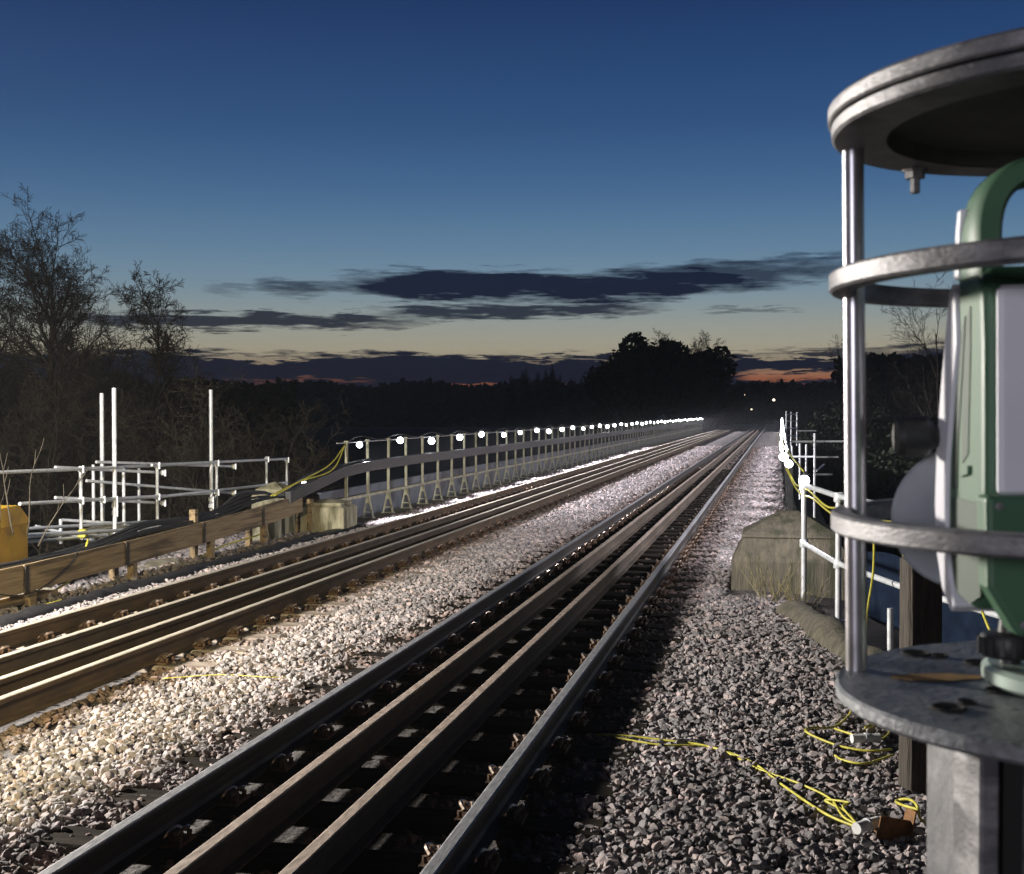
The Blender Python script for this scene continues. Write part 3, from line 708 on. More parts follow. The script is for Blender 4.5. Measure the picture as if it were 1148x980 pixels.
m = MB(); m.box(atX(93, 598, -9.4), (.12, .16, .12), .3, bev=.02); tag(m.build('yellow_sleeve', M['yellow']), 'small yellow sleeve on the scaffold foot beside the trough', 'sleeve')
m = MB(); m.box(atX(120, 596, -9.8), (.55, .8, .12), .2, bev=.01); tag(m.build('timber_board', M['stone_pale']), 'pale boards stacked at the foot of the tall scaffold tubes', 'board')

m = MB(); rr = random.Random(14); ysm = list(np.arange(9.2, 22.0, .16)); vs = []  # dark strip added in place of the plank trough's cast shadow
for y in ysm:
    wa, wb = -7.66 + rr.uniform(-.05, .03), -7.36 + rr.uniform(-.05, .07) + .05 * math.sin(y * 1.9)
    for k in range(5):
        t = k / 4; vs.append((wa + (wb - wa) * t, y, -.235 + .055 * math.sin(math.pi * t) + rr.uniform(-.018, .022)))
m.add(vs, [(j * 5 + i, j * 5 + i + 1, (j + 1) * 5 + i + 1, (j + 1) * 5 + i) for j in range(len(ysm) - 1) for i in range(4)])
o = m.build('shadow_strip', M['black'], None, 'all'); sd = o.modifiers.new('thickness', 'SOLIDIFY'); sd.thickness = .006
tag(o, 'crumpled black strip standing in for the shadow between the plank trough and the left rail', 'shade strip')
# yellow generator box (left edge)
bx = empty('generator_box', (-9.16, 13.0, -.23)); tag(bx, 'yellow metal generator box with a chamfered top at the left edge', 'generator')
m = MB(); m.prism([(-.45, 0), (.42, 0), (.42, .75), (.30, .93), (-.45, .93)], -.45, .45, 'y'); m.build('casing', M['yellow_box'], bx)
m = MB(); m.prism([(-.48, .955), (-.48, .935), (.305, .935), (.435, .745), (.455, .755), (.315, .955)], -.47, .47, 'y'); m.build('lid', M['yellow_box'], bx)
m = MB(); m.lathe([(.001, 0), (1, 0), (1, .006), (.001, .006)], 28); m.v = [(x * .17, -.4535 - z, .42 + y * .06) for x, y, z in m.v]; m.v = [(x + .13, y, z) for x, y, z in m.v]; m.build('emblem', M['emblem'], bx)
m = MB(); m.box((0, 0, -.05), (.8, .8, .1)); m.build('skid', M['black'], bx)
bx.rotation_euler = (0, 0, R(12))

# twigs by the box
def twiggy(name, base, h, n, mt, label, cat='plant', seed=0, lean=(0, 0), r=.008, spread=.5):
    rr = random.Random(seed); m = MB()
    for s in range(n):
        p = Vector(base) + Vector((rr.uniform(-.12, .12), rr.uniform(-.12, .12), 0)) * (1 if n > 1 else 0)
        d = Vector((rr.uniform(-spread, spread) * .5 + lean[0], rr.uniform(-spread, spread) * .5 + lean[1], 1)); pts = [p.copy()]; hh = h * rr.uniform(.6, 1)
        for k in range(7):
            d += Vector((rr.uniform(-.15, .15), rr.uniform(-.15, .15), .02)); p = p + d.normalized() * hh / 7; pts.append(p.copy())
            if k > 1 and rr.random() < .8:
                dd = (d.normalized() + Vector((rr.uniform(-1, 1), rr.uniform(-1, 1), .4)) * .8).normalized()
                m.path([p, p + dd * hh * .10, p + dd * hh * .17 + Vector((0, 0, hh * .03))], [r * .5, r * .4, r * .25], 4)
        m.path(pts, [r * (1 - .75 * i / 7) for i in range(8)], 5)
    return tag(m.build(name, mt, None, 'all'), label, cat)
twiggy('sapling', atX(20, 600, -8.55), 1.25, 2, M['twig'], 'bare thin sapling growing straight up behind the yellow box', seed=3, r=.011, spread=.2)
twiggy('sapling', atX(43, 612, -8.4), 1.15, 1, M['twig'], 'bare leaning sapling in front of the scaffold rails', seed=5, lean=(.3, .1), r=.011, spread=.3)
twiggy('sapling', atX(0, 600, -8.5), 1.1, 2, M['twig'], 'bare sapling cut by the left edge of the picture', seed=9, lean=(.1, 0), r=.009, spread=.5)
twiggy('weed_clump', (-.02, 13.7, -.25), .55, 16, M['dry_grass'], 'dry weeds growing at the foot of the mossy stone pier', seed=8, r=.007, spread=1.4)
twiggy('weed_clump', (.25, 12.9, -.22), .42, 18, M['dry_grass'], 'dry weeds beside the end of the round coping', seed=18, r=.006, spread=1.8)

# ------------------------------------------------------------------ right-hand handrail
hr = empty('tube_handrail', (.3, 13.85, -.3)); tag(hr, 'galvanised two rail tube handrail curving away from the stone pier on the right', 'handrail')
HP = [(.30, 13.85), (.575, 12.05), (1.03, 10.45), (1.62, 8.95), (2.15, 7.6)]
for i, (x, y) in enumerate(HP[:4]):
    zt = 1.04
    m = MB(); m.tube((x, y, -.32), (x, y, zt), .030 if i == 0 else .028, 12)
    if i != 2: m.build('post', M['steel'], hr, 40, off=hr.location)
def z1(i): return 1.06
MB().path([(x, y, 1.06) for x, y in HP], .028, 12).build('top_rail', M['steel'], hr, 40, off=hr.location)
MB().path([(x, y, .43 - .0 * i) for i, (x, y) in enumerate(HP)], .026, 12).build('mid_rail', M['steel'], hr, 40, off=hr.location)
for i, (x, y) in enumerate(HP[:2]):
    for z in (.43, 1.05):
        MB().lathe([(.042, -.045), (.046, -.035), (.046, .035), (.042, .045)], 14, (x, y, z)).build('socket', M['steel'], hr, 40, off=hr.location)
MB().lathe([(.001, .0), (.07, 0), (.07, .02), (.001, .02)], 16, (.575, 12.05, -.12)).build('base_flange', M['steel'], hr, 30, off=hr.location)
def drape(pts, rad, lab): cable('yellow_cable', pts, rad, M['yellow'], lab, n=6)
drape([(.12, 16.2, 1.2), (.22, 14.9, 1.02), (.34, 13.6, 1.02), (.50, 12.6, .92), (.66, 11.8, .98), (.9, 10.9, .93), (1.1, 10.2, 1.02), (1.35, 9.6, .98)], .011, 'yellow cable draped along the top of the tube handrail')
drape([(.12, 16.2, 1.15), (.25, 14.6, .95), (.38, 13.3, .95), (.56, 12.3, .86), (.8, 11.4, .89), (.95, 10.7, .99), (1.05, 10.3, .90), (1.4, 9.5, 1.0), (1.6, 9.0, .95)], .011, 'second yellow cable sagging below the handrail top')
drape([at(980, 590, 10.6), at(979, 640, 10.3), at(972, 690, 10.0), at(969, 760, 9.5)], .010, 'yellow cable hanging straight down behind the bright cage bar')
drape([at(1012, 590, 10.2), at(1013, 620, 10.1), at(1010, 650, 10.0)], .010, 'short yellow cable hanging behind the timber post')
drape([at(1098, 676, 8.6), at(1104, 693, 8.4), at(1112, 712, 8.2)], .010, 'short yellow cable hanging from the mid rail near the instrument foot')
# concrete coping
m = MB(); pts = spline([(.16, 13.0, -.25), (.38, 12.1, -.20), (.62, 10.9, -.22), (.88, 9.9, -.25), (1.05, 9.3, -.30)], 6); rr = random.Random(2)
m.path(pts, [.17 + .03 * math.sin(i * .9) + rr.uniform(-.012, .012) for i in range(len(pts))], 16); tag(m.build('round_coping', M['stone'], None, 60), 'weathered rounded stone coping lying at the edge of the right cess', 'coping')
# timber post
tp = MB(); tp.box((.775, 7.1, .36), (.185, .185, 1.40), R(12), bev=.02); tag(tp.build('timber_post', M['wood_post']), 'thick old square timber post standing behind the round plate', 'post')
tp = MB(); tp.tube(at(998, 682, 8.9), at(998, 760, 8.9), .022, 10); tag(tp.build('steel_stake', M['steel'], None, 40), 'short grey steel stake left of the timber post', 'stake')
# tarpaulin
m = MB(); vs = []; nu, nv = 46, 8
A_, B_ = Vector((.95, 13.6, 0)), Vector((3.0, 9.4, 0)); nrm = (B_ - A_).cross(Vector((0, 0, 1))).normalized()
for j in range(nv):
    for i in range(nu):
        u = i / (nu - 1); p = A_.lerp(B_, u); w = .05 * math.sin(u * 47) + .03 * math.sin(u * 83 + 1); z = .38 - j / (nv - 1) * 1.5 + .03 * math.sin(u * 21)
        p = p + nrm * w * (.3 + .7 * j / (nv - 1)); vs.append((p.x, p.y, z))
m.add(vs, [(j * nu + i, j * nu + i + 1, (j + 1) * nu + i + 1, (j + 1) * nu + i) for j in range(nv - 1) for i in range(nu - 1)])
o = m.build('tarpaulin', M['tarp'], None, 'all'); sd = o.modifiers.new('thickness', 'SOLIDIFY'); sd.thickness = .004
tag(o, 'dark blue tarpaulin hanging in folds behind the right handrail', 'tarpaulin')

# right-hand scaffold beyond the pier
s2 = empty('scaffold', (1.1, 30, -3)); tag(s2, 'thin tube scaffold tower outside the right railing of the viaduct', 'scaffold')
def st2(nm, a, b, r=.024): MB().tube(a, b, r, 8).build(nm, M['steel'], s2, 40, off=s2.location)
for px, y0, y1, d in ((897, 497, 560, 27), (904, 498, 560, 29), (913.5, 486, 600, 25), (888, 500, 540, 30), (881.5, 461, 500, 44), (887, 462, 500, 48), (893.5, 462, 500, 46)):
    a = at(px, y0, d); b = at(px, y1, d); st2('upright', a, Vector((a.x, a.y, b.z)))
for x0, y0, x1, y1, d0, d1 in ((887, 495, 948, 495, 26, 25), (893, 483, 915, 483, 34, 34), (914, 512.5, 940, 512.5, 25, 25), (914, 532, 933, 532, 25, 25), (887, 512, 914, 512, 27, 25), (915, 528, 924, 521, 25, 26), (881, 465, 894, 464, 44, 46), (881, 472, 894, 472, 44, 46), (881, 480, 894, 480, 44, 46), (881, 488, 894, 489, 44, 46)):
    st2('ledger', at(x0, y0, d0), at(x1, y1, d1), .02)

# ------------------------------------------------------------------ cables on the right cess
def gpt(px, py, dz=0): return atZ(px, py, -.165 + dz)
cable('yellow_cable', [gpt(668, 824), gpt(700, 825), gpt(745, 830), gpt(790, 836), gpt(840, 853), gpt(880, 882), (gpt(925, 912)), gpt(962, 928)], .0075, M['yellow'], 'yellow cable running across the ballast from the right hand rail')
cable('yellow_cable', [gpt(690, 827), gpt(740, 835), gpt(800, 838), gpt(850, 862), gpt(895, 878), gpt(930, 895), gpt(945, 915), gpt(962, 925)], .0065, M['yellow'], 'second yellow cable twisting beside the first across the ballast')
cable('yellow_cable', [gpt(951, 788, .1), gpt(953, 800), gpt(935, 815), gpt(908, 816, .02), gpt(906, 822, .02), gpt(940, 836), gpt(975, 842), gpt(1000, 840)], .0075, M['yellow'], 'yellow cable looping on the ballast left of the timber post')
cable('yellow_cable', [gpt(936, 817), gpt(965, 826), gpt(990, 828), gpt(1000, 812), gpt(985, 808, .02), gpt(970, 816, .02), gpt(985, 812), gpt(1004, 808)], .0075, M['yellow'], 'yellow cable loop tucked against the foot of the timber post')
cable('yellow_cable', [gpt(936, 847), gpt(945, 852), gpt(970, 856), gpt(1002, 846)], .007, M['yellow'], 'short yellow cable end below the loops on the ballast')
cable('yellow_cable', [gpt(1040, 847), gpt(1060, 858), gpt(1075, 868)], .0075, M['yellow'], 'yellow cable running behind the grey pillar')
cable('yellow_cable', [gpt(962, 925), gpt(945, 905, .03), gpt(952, 900, .03), gpt(925, 897), gpt(948, 910), gpt(965, 926)], .0065, M['yellow'], 'yellow cable coil beside the white plug')
cable('yellow_cable', [gpt(1030, 908, .12), gpt(1010, 902, .10), gpt(1005, 898, .05), gpt(1018, 896, .08), gpt(1028, 903, .12), gpt(1034, 920, .05), gpt(1060, 924)], .0075, M['yellow'], 'yellow cable looping over the rusty orange bracket')
def plug(a, b, label):
    a, b = Vector(a), Vector(b); r = empty('cable_plug', a); tag(r, label, 'plug'); d = (b - a)
    MB().path([a, a + d * .45], .028, 12).build('plug_body', M['white_plastic'], r, 40, off=a)
    MB().path([a + d * .47, a + d * .58], .033, 12).build('locking_ring', M['steel'], r, 40, off=a)
    MB().path([a + d * .6, b], .026, 12).build('socket_body', M['white_plastic'], r, 40, off=a)
plug(gpt(955, 828, .02), gpt(986, 827, .02), 'white cable connector lying on the ballast among the yellow loops')
plug(gpt(960, 929, .03), gpt(984, 921, .03), 'white plug pushed into the rusty orange bracket')
ob = gpt(1005, 935)
m = MB(); Mx = Matrix.Rotation(R(20), 3, 'Z') @ Matrix.Rotation(R(12), 3, 'Y')
m.box(ob + Vector((-.015, 0, .02)), (.15, .008, .11), M=Mx); m.box(ob + Vector((.062, .045, .05)), (.008, .10, .12), M=Mx); m.box(ob + Vector((-.015, .045, -.025)), (.15, .085, .008), M=Mx)
tag(m.build('steel_bracket', M['orange']), 'rusty orange steel bracket standing on the ballast beside the white plug', 'bracket')

# ------------------------------------------------------------------ instrument cage (foreground)
RC = .20
c0 = CAM + cR * .4405 + cH * .90 + Vector((0, 0, -.2))
cg = empty('instrument_cage', c0, PSI); tag(cg, 'round metal protection cage with two rings, bars and a thick lid in the right foreground', 'cage')
cg.rotation_euler = (0, R(-.7), PSI)
bp_ = MB(); bp_.lathe([(.001, -.012), (RC - .003, -.012), (RC, -.009), (RC, -.002), (RC - .002, 0), (.001, 0)], 128); base = bp_.build('base_plate', M['alu_plate'], cg, 30)
def loc_on_plate(px, py):
    p = atZ(px, py, c0.z); d = p - c0; return Vector((d.dot(cR), d.dot(cH), 0))
for px, py, rx, ry in ((1027, 732, .011, .011), (1053, 735, .006, .006), (1096, 743, .010, .010), (1063, 792, .011, .011), (1084, 786, .006, .006), (1122, 774, .010, .010)):
    p = loc_on_plate(px, py); m = MB(); m.lathe([(rx * .8, -.004), (rx * .85, .0012), (rx, .0022), (rx * 1.12, .0006)], 24, p); m.lathe([(.0005, .0004), (rx * .86, .0005)], 24, p)
    h = m.build('bolt_hole', M['hole'], base, 'all')
p = loc_on_plate(1049, 758); m = MB(); rr = random.Random(6); vs = [p + Vector((0, 0, .0008))]; 
for i in range(28):
    t = i / 28 * 6.283; q = 1 + rr.uniform(-.15, .15); vs.append(p + Vector((.034 * q * math.cos(t), .013 * q * math.sin(t), .0008)))
m.add(vs, [(0, i + 1, (i + 1) % 28 + 1) for i in range(28)]); m.build('rust_patch', M['rust'], base)
ZT, ZR1, ZR2 = .408, .300, .121
for k in range(3):
    an = R(154.7 + 120 * k); x, y = .187 * math.cos(an), .187 * math.sin(an)
    b_ = MB().tube((x, y, 0), (x, y, ZT + .002), .0082, 24).build('bar', M['chrome'], cg, 40)
def ring(z, hz, r0, r1):
    return MB().lathe([(r0, z - hz), (r1 - .002, z - hz), (r1, z - hz + .002), (r1, z + hz - .002), (r1 - .002, z + hz), (r0 + .002, z + hz), (r0, z + hz - .002)], 128, closed=True).build('guard_ring', M['alu'], cg, 40)
ring(ZR1, .0075, .186, .2025); ring(ZR2, .0075, .186, .2025)
lid = MB().lathe([(.16, ZT - .001), (RC - .002, ZT - .001), (RC, ZT + .001), (RC, ZT + .0085), (RC - .0015, ZT + .0095), (RC - .006, ZT + .0095), (RC - .006, ZT + .011), (RC + .001, ZT + .011), (RC + .0025, ZT + .0125), (RC + .0025, ZT + .021), (RC, ZT + .0235), (.001, ZT + .026)], 128).build('lid', M['alu'], cg, 30)
MB().lathe([(.1605, ZT + .0), (.158, ZT + .012), (.001, ZT + .012)], 96).build('lid_lining', M['lid_under'], lid, 30)
an = R(121); bp0 = Vector((.185 * math.cos(an), .185 * math.sin(an), ZT))
m = MB(); m.lathe([(.001, -.022), (.0042, -.021), (.0042, -.009), (.0085, -.009), (.0085, -.003), (.011, -.003), (.011, -.0012), (.001, -.0012)], 6, bp0); m.build('bolt', M['alu'], lid)

# the total station standing in the cage
ts = empty('total_station', c0 + Vector((0, 0, .0)), PSI); tag(ts, 'green and white surveying total station with a carrying handle inside the cage', 'survey instrument')
ts.rotation_euler = (0, R(-.5), PSI - R(4)); ts.scale = (1.08, 1, 1)
# tribrach with foot screws
MB().lathe([(.001, .003), (.084, .003), (.088, .006), (.088, .014), (.084, .017), (.001, .017)], 64).build('tribrach_base', M['pale_green'], ts, 35)
for k in range(3):
    an = R(172 + 120 * k); p = (.070 * math.cos(an), .070 * math.sin(an), 0); prf = [(.001, .017), (.007, .017), (.007, .021), (.018, .022), (.020, .025), (.020, .036), (.018, .039), (.008, .040), (.007, .050), (.001, .050)]
    m = MB()
    for i in range(18):
        t0 = 2 * math.pi * i / 18
        m.box((p[0] + .020 * math.cos(t0), p[1] + .020 * math.sin(t0), .0305), (.003, .003, .012), t0)
    m.lathe(prf, 24, p); m.build('foot_screw', M['black'], ts, 35)
MB().lathe([(.001, .020), (.040, .020), (.042, .046), (.072, .050), (.075, .054), (.074, .062), (.001, .064)], 48).build('tribrach_head', M['green'], ts, 35)
# lower housing
MB().prism([(-.080, .064), (.080, .064), (.094, .085), (.100, .150), (-.100, .150), (-.094, .085)], -.05, .045, 'y').build('lower_housing', M['green_dark'], ts)
# two standards; outline in (y, z), leaning back towards the foot
def bevel(o, w):
    bv = o.modifiers.new('edges', 'BEVEL'); bv.width = w; bv.segments = 3; bv.limit_method = 'ANGLE'; return o
def standard(sx):
    a, b = sorted((sx * .1055, sx * .055))
    o1 = [(-.030, .062), (-.056, .085), (-.060, .15), (-.060, .25), (-.056, .288), (-.045, .298), (-.004, .298), (.008, .285), (.022, .24), (.034, .19), (.042, .14), (.040, .095), (.022, .066)]
    o = bevel(MB().prism(o1, a, b, 'x').build('standard', M['green'], ts), .006)
    # pale outer cover along the back edge
    o2 = [(.000, .288), (.006, .296), (.014, .290), (.026, .258), (.040, .215), (.051, .17), (.056, .13), (.052, .095), (.036, .068), (.012, .054), (.002, .060), (.016, .080), (.024, .10), (.026, .13), (.022, .165), (.010, .21), (-.004, .25)]
    a2, b2 = sorted((sx * .070, sx * .1085))
    bevel(MB().prism(o2, a2, b2, 'x').build('side_cover', M['white'], o), .002)
    a3, b3 = sorted((sx * .1052, sx * .1062)); m = MB()
    m.prism([(.004, .145), (.018, .145), (.014, .175), (.002, .215), (-.010, .262), (-.017, .270), (-.009, .225), (.001, .18)], a3, b3, 'x'); m.prism([(-.052, .075), (-.028, .066), (.004, .070), (.014, .085), (.020, .11), (.019, .139), (-.052, .139)], a3, b3, 'x')
    m.prism([(-.024, .172), (-.010, .165), (-.010, .2), (-.020, .268), (-.030, .276), (-.030, .25)], a3, b3, 'x')
    m.build('recess', M['green_dark'], o)
    MB().prism([(-.03, .158), (-.01, .155), (-.01, .161), (-.03, .164)], a3 - .002, b3 + .002, 'x').build('catch', M['green'], o)
    return o
for sx in (-1, 1):
    s_ = standard(sx)
    if sx < 0:
        MB().lathe([(.001, .026), (.0125, .026), (.0155, .022), (.0155, .006), (.012, .002), (.009, .0), (.009, -.022)], 32, (-.111, .048, .183), Matrix.Rotation(R(-90), 3, 'Y')).build('drive_knob', M['black'], ts, 35)
# crown and carrying handle
MB().box((0, -.024, .294), (.208, .066, .014), bev=.005).build('crown', M['green'], ts, 35)
m = MB(); hp = spline([(-.097, -.020, .296), (-.096, -.020, .335), (-.086, -.020, .360), (-.062, -.020, .371), (0, -.020, .373), (.062, -.020, .371), (.086, -.020, .360), (.096, -.020, .335), (.097, -.020, .296)], 6)
vs, fs = [], []
for i, p in enumerate(hp):
    d = (hp[min(i + 1, len(hp) - 1)] - hp[max(i - 1, 0)]).normalized(); nrm = Vector((-d.z, 0, d.x)); fl = 1 + .35 * max(0, 1 - min(i, len(hp) - 1 - i) / 8)
    for u, v in ((-.009, -.015), (-.006, -.019), (.006, -.019), (.009, -.015), (.009, .015), (.006, .019), (-.006, .019), (-.009, .015)): vs.append(p + nrm * u + Vector((0, v * fl, 0)))
for i in range(len(hp) - 1):
    for k in range(8): fs.append((i * 8 + k, i * 8 + (k + 1) % 8, (i + 1) * 8 + (k + 1) % 8, (i + 1) * 8 + k))
m.add(vs, fs); m.build('handle', M['green'], ts, 50)
for sx in (-1, 1):
    a2, b2 = sorted((sx * .1075, sx * .096))
    bevel(MB().prism([(-.006, .298), (.007, .298), (.003, .33), (-.003, .347), (-.012, .347), (-.008, .33)], a2, b2, 'x').build('handle_trim', M['white'], ts), .002)
# front panel, telescope, keyboard with display
MB().box((.0, -.0645, .216), (.198, .009, .142), bev=.003).build('front_panel', M['white'], ts, 30)
MB().lathe([(.001, -.085), (.026, -.085), (.03, -.08), (.032, .055), (.028, .06), (.001, .06)], 40, (0, 0, .225), Matrix.Rotation(R(90), 3, 'X')).build('telescope', M['black'], ts, 35)
kb = bevel(MB().prism([(-.092, .052), (.092, .052), (.110, .085), (.111, .146), (-.111, .146), (-.110, .085)], -.082, -.058, 'y').build('keyboard', M['green'], ts), .004)
MB().box((.0, -.083, .106), (.168, .004, .058), bev=.001).build('display', M['screen'], kb)
m = MB()
for sx in (-1, 1):
    for x, z in ((.103, .139), (.088, .060)): m.lathe([(.0005, .0012), (.0026, .001), (.003, -.001)], 12, (sx * x, -.0822, z), Matrix.Rotation(R(90), 3, 'X'))
m.build('screw', M['alu'], kb)
# round grey shield at the back
MB().lathe([(.001, -.002), (.0555, -.002), (.057, 0), (.0555, .002), (.001, .002)], 96, (-.078, .085, .118), Matrix.Rotation(R(8), 3, 'Z') @ Matrix.Rotation(R(90), 3, 'X')).build('round_shield', M['grey_disc'], ts, 30)

# pillar beneath
pl = empty('grey_pillar', c0 + Vector((0, 0, -1.9)), PSI); tag(pl, 'grey pillar with two metal edge strips under the round plate', 'pillar')
MB().box((.02, .0, .944), (.25, .22, 1.886), bev=.006).build('pillar_body', M['conc'], pl, 30)
MB().box((-.136, -.085, .944), (.013, .05, 1.884), bev=.002).build('edge_strip', M['alu'], pl, 30)
MB().box((-.112, -.118, .944), (.010, .012, 1.884), bev=.002).build('edge_strip', M['alu'], pl, 30)
MB().box((-.1185, -.09, .944), (.022, .02, 1.87)).build('dark_channel', M['hole'], pl)
MB().lathe([(.0005, .0), (.006, 0), (.005, .003), (.0005, .003)], 12, (.058, -.1105, 1.83), Matrix.Rotation(R(90), 3, 'X')).build('bolt', M['hole'], pl, 30)

# ------------------------------------------------------------------ trees
def grow_tree(seed, H, r0, kids_n, spread=1.0, up=.10, first=.25, fine=.006, lens=(.48, .5, .5, .5), lev=4, straight=.06, wv=.2):
    rr = random.Random(seed); T, C = MB(), MB()
    def br(p, d, ln, r, level):
        nseg = (9, 7, 5, 4, 3)[level]; pts = [p.copy()]; rs = [r]; dirs = [d.copy()]; wob = (straight, wv * .6, wv * .9, wv * 1.1, wv * 1.3)[level]
        for k in range(nseg):
            d = (d + Vector((rr.gauss(0, wob), rr.gauss(0, wob), rr.gauss(0, wob * .6) + (up if level > 0 else .03)))).normalized()
            p = p + d * ln / nseg; pts.append(p.copy()); dirs.append(d.copy()); rs.append(max(fine * .7, r * (1 - .82 * (k + 1) / nseg)))
        (T if level < 2 else C).path(pts, rs, (8, 6, 4, 3, 3)[level], cap=False)
        if level >= lev: return
        n = kids_n[level]
        for i in range(n):
            t = first + (1 - first) * (i + rr.random()) / n if level == 0 else .18 + .82 * (i + rr.random()) / n
            k = min(int(t * nseg), nseg - 1); q = pts[k].lerp(pts[k + 1], t * nseg - k); dd = dirs[k]
            ax = dd.orthogonal().normalized(); ax.rotate(Matrix.Rotation(rr.uniform(0, 6.283), 3, dd))
            ang = rr.uniform(.55, 1.05) * spread * (1.15 - .5 * t if level == 0 else 1)
            nd = dd.copy(); nd.rotate(Matrix.Rotation(ang, 3, ax))
            br(q, nd, ln * lens[level] * rr.uniform(.7, 1.2) * (1.15 - .55 * t if level == 0 else 1.1 - .4 * t), max(fine, rs[k] * .55), level + 1)
    br(Vector((0, 0, 0)), Vector((0, 0, 1)), H, r0, 0)
    return T, C
def bare_tree(name, loc, label, *a, cat='tree', group=None, **k):
    T, C = grow_tree(*a, **k); r = empty(name, loc); tag(r, label, cat, group)
    t = T.build('trunk', M['bark'], r, 'all'); c = C.build('crown', M['twig'], r); own(r, t, c); return r
def base_at(px, d, z): p = at(px, 463, d); return Vector((p.x, p.y, z))
bare_tree('bare_tree', base_at(50, 46, -4.5), 'tall bare tree with a broad crown at the left edge', 21, 11.0, .26, (26, 10, 7, 6), 1.1, .045, .28, .009, (.40, .46, .50, .5), straight=.035, wv=.13)
bare_tree('bare_tree', base_at(108, 48, -4.5), 'narrower bare tree just right of the tallest tree on the left', 33, 11.8, .17, (22, 10, 7, 6), 1.05, .055, .32, .009, (.36, .46, .5, .5), straight=.04, wv=.13)
bare_tree('bare_tree', base_at(143, 50, -4.5), 'smallest of the three bare trees on the left, furthest right', 49, 10.2, .16, (20, 10, 7, 6), 1.05, .05, .36, .010, (.34, .46, .5, .5), straight=.05, wv=.15)
bare_tree('bare_tree', base_at(-30, 50, -4.5), 'bare tree half outside the left edge of the picture', 57, 10.4, .22, (20, 9, 7, 5), 1.0, .05, .3, .010, (.36, .46, .5, .5), straight=.04, wv=.13)
# shrubs on the left bank
sh = []
specs = [(285, 31, -3.4, 5.2, 71), (250, 30, -3.4, 4.9, 72), (215, 33, -3.6, 5.6, 73), (170, 31, -3.6, 5.4, 74), (130, 35, -3.8, 6.0, 75), (80, 31, -3.6, 5.6, 76), (35, 32, -3.6, 5.8, 77), (-5, 35, -3.8, 6.2, 78), (190, 42, -4.5, 6.8, 79), (100, 43, -4.5, 7.0, 80), (30, 44, -4.5, 7.2, 81), (300, 36, -4.2, 5.2, 82)]
proto = []
shl = ['pale arching bare shrub at the right end of the left thicket', 'bare shrub behind the single tall scaffold tube', 'bare shrub between the scaffold and the small bare tree', 'bare shrub just right of the pair of tall scaffold tubes', 'taller bare shrub behind the pair of tall scaffold tubes', 'bare shrub behind the left end of the handrail', 'bare shrub above the saplings on the left', 'bare shrub cut by the left edge', 'tall shrub under the smallest bare tree', 'tall shrub under the middle bare tree', 'tall shrub under the tallest bare tree', 'low shrub fading into the dark at the right of the thicket']
for i, (px, d, z, h, sd) in enumerate(specs):
    if i < 5:
        o = bare_tree('bare_shrub', base_at(px, d, z), shl[i], sd, h * .8, .07, (11, 7, 6, 4), 1.15, .03, .10, .007, (.78, .55, .5, .5), cat='shrub', straight=.14); proto.append((o, h))
    else:
        src, hh = proto[i % 5]; o = dup(src); o.location = base_at(px, d, z); o.rotation_euler = (0, 0, i * 1.3); s = h / hh; o.scale = (s, s, s); tag(o, shl[i], 'shrub')
# leafy dense crowns (evergreens / ivy) built from many small faces
def leaf_mass(seed, n, rx, ry, h, leaf, lobes=9, base=.0):
    rr = np.random.default_rng(seed); m = MB(); cs = []
    for i in range(lobes):
        a = rr.uniform(0, 6.28); q = rr.uniform(0, .75); cs.append((q * rx * math.cos(a), q * ry * math.sin(a), base + h * rr.uniform(.15, .85), rr.uniform(.25, .5)))
    for i in range(n):
        c = cs[rr.integers(lobes)]; v = rr.normal(size=3); v /= np.linalg.norm(v); q = c[3] * rr.uniform(.55, 1.0)
        p = Vector((c[0] + v[0] * q * rx, c[1] + v[1] * q * ry, max(.05, c[2] + v[2] * q * h * .55)))
        a = Vector(rr.normal(size=3)).normalized(); b = a.orthogonal().normalized(); s = leaf * rr.uniform(.5, 1.3)
        m.add([p - a * s, p + b * s * .6, p + a * s, p - b * s * .6], [(0, 1, 2, 3)])
    return m
def leafy_tree(name, loc, label, seed, n, rx, ry, h, leaf, tw=None, trunk=.25, cat='tree', mt=None, twk=(12, 7, 5, 4)):
    r = empty(name, loc); tag(r, label, cat)
    t = MB().path([(0, 0, -1), (0.1, 0, h * .4), (0, .1, h * .7)], [trunk, trunk * .7, trunk * .3], 8).build('trunk', M['bark'], r, 'all')
    c = leaf_mass(seed, n, rx, ry, h, leaf).build('crown', mt or M['leaf'], r); own(r, t, c)
    if tw:
        T, C = grow_tree(seed + 5, h * tw, trunk * .8, twk, 1.05, .07, .30, .016, (.40, .5, .5, .5), wv=.15, straight=.04); T.add(C.v, C.f); own(r, T.build('branches', M['twig'], r))
    return r
for i, (px, d, rx, h, tw, lab) in enumerate(((688, 178, 5.2, 12.0, .74, 'dark ivy clad tree at the left of the clump beyond the viaduct'), (718, 170, 5.4, 13.6, .78, 'tallest rounded tree in the clump beyond the viaduct'), (750, 178, 5.6, 12.6, .90, 'tree with loose twiggy top in the middle of the clump beyond the viaduct'), (785, 172, 5.8, 12.6, .90, 'tree with brush like twiggy top at the right of the clump beyond the viaduct'), (808, 180, 4.2, 10.6, None, 'lower dark tree sloping down towards the line beyond the viaduct'), (730, 165, 8.5, 9.5, None, 'broad dark bush at the front of the clump beyond the viaduct'), (788, 164, 6.0, 9.0, None, 'dark bush beside the track at the far end of the viaduct'))):
    leafy_tree('dense_tree' if i < 5 else 'dense_bush', base_at(px, d, -1.0), lab, 200 + i, 3600, rx, rx, h, .5, tw, twk=(22, 10, 6, 4))
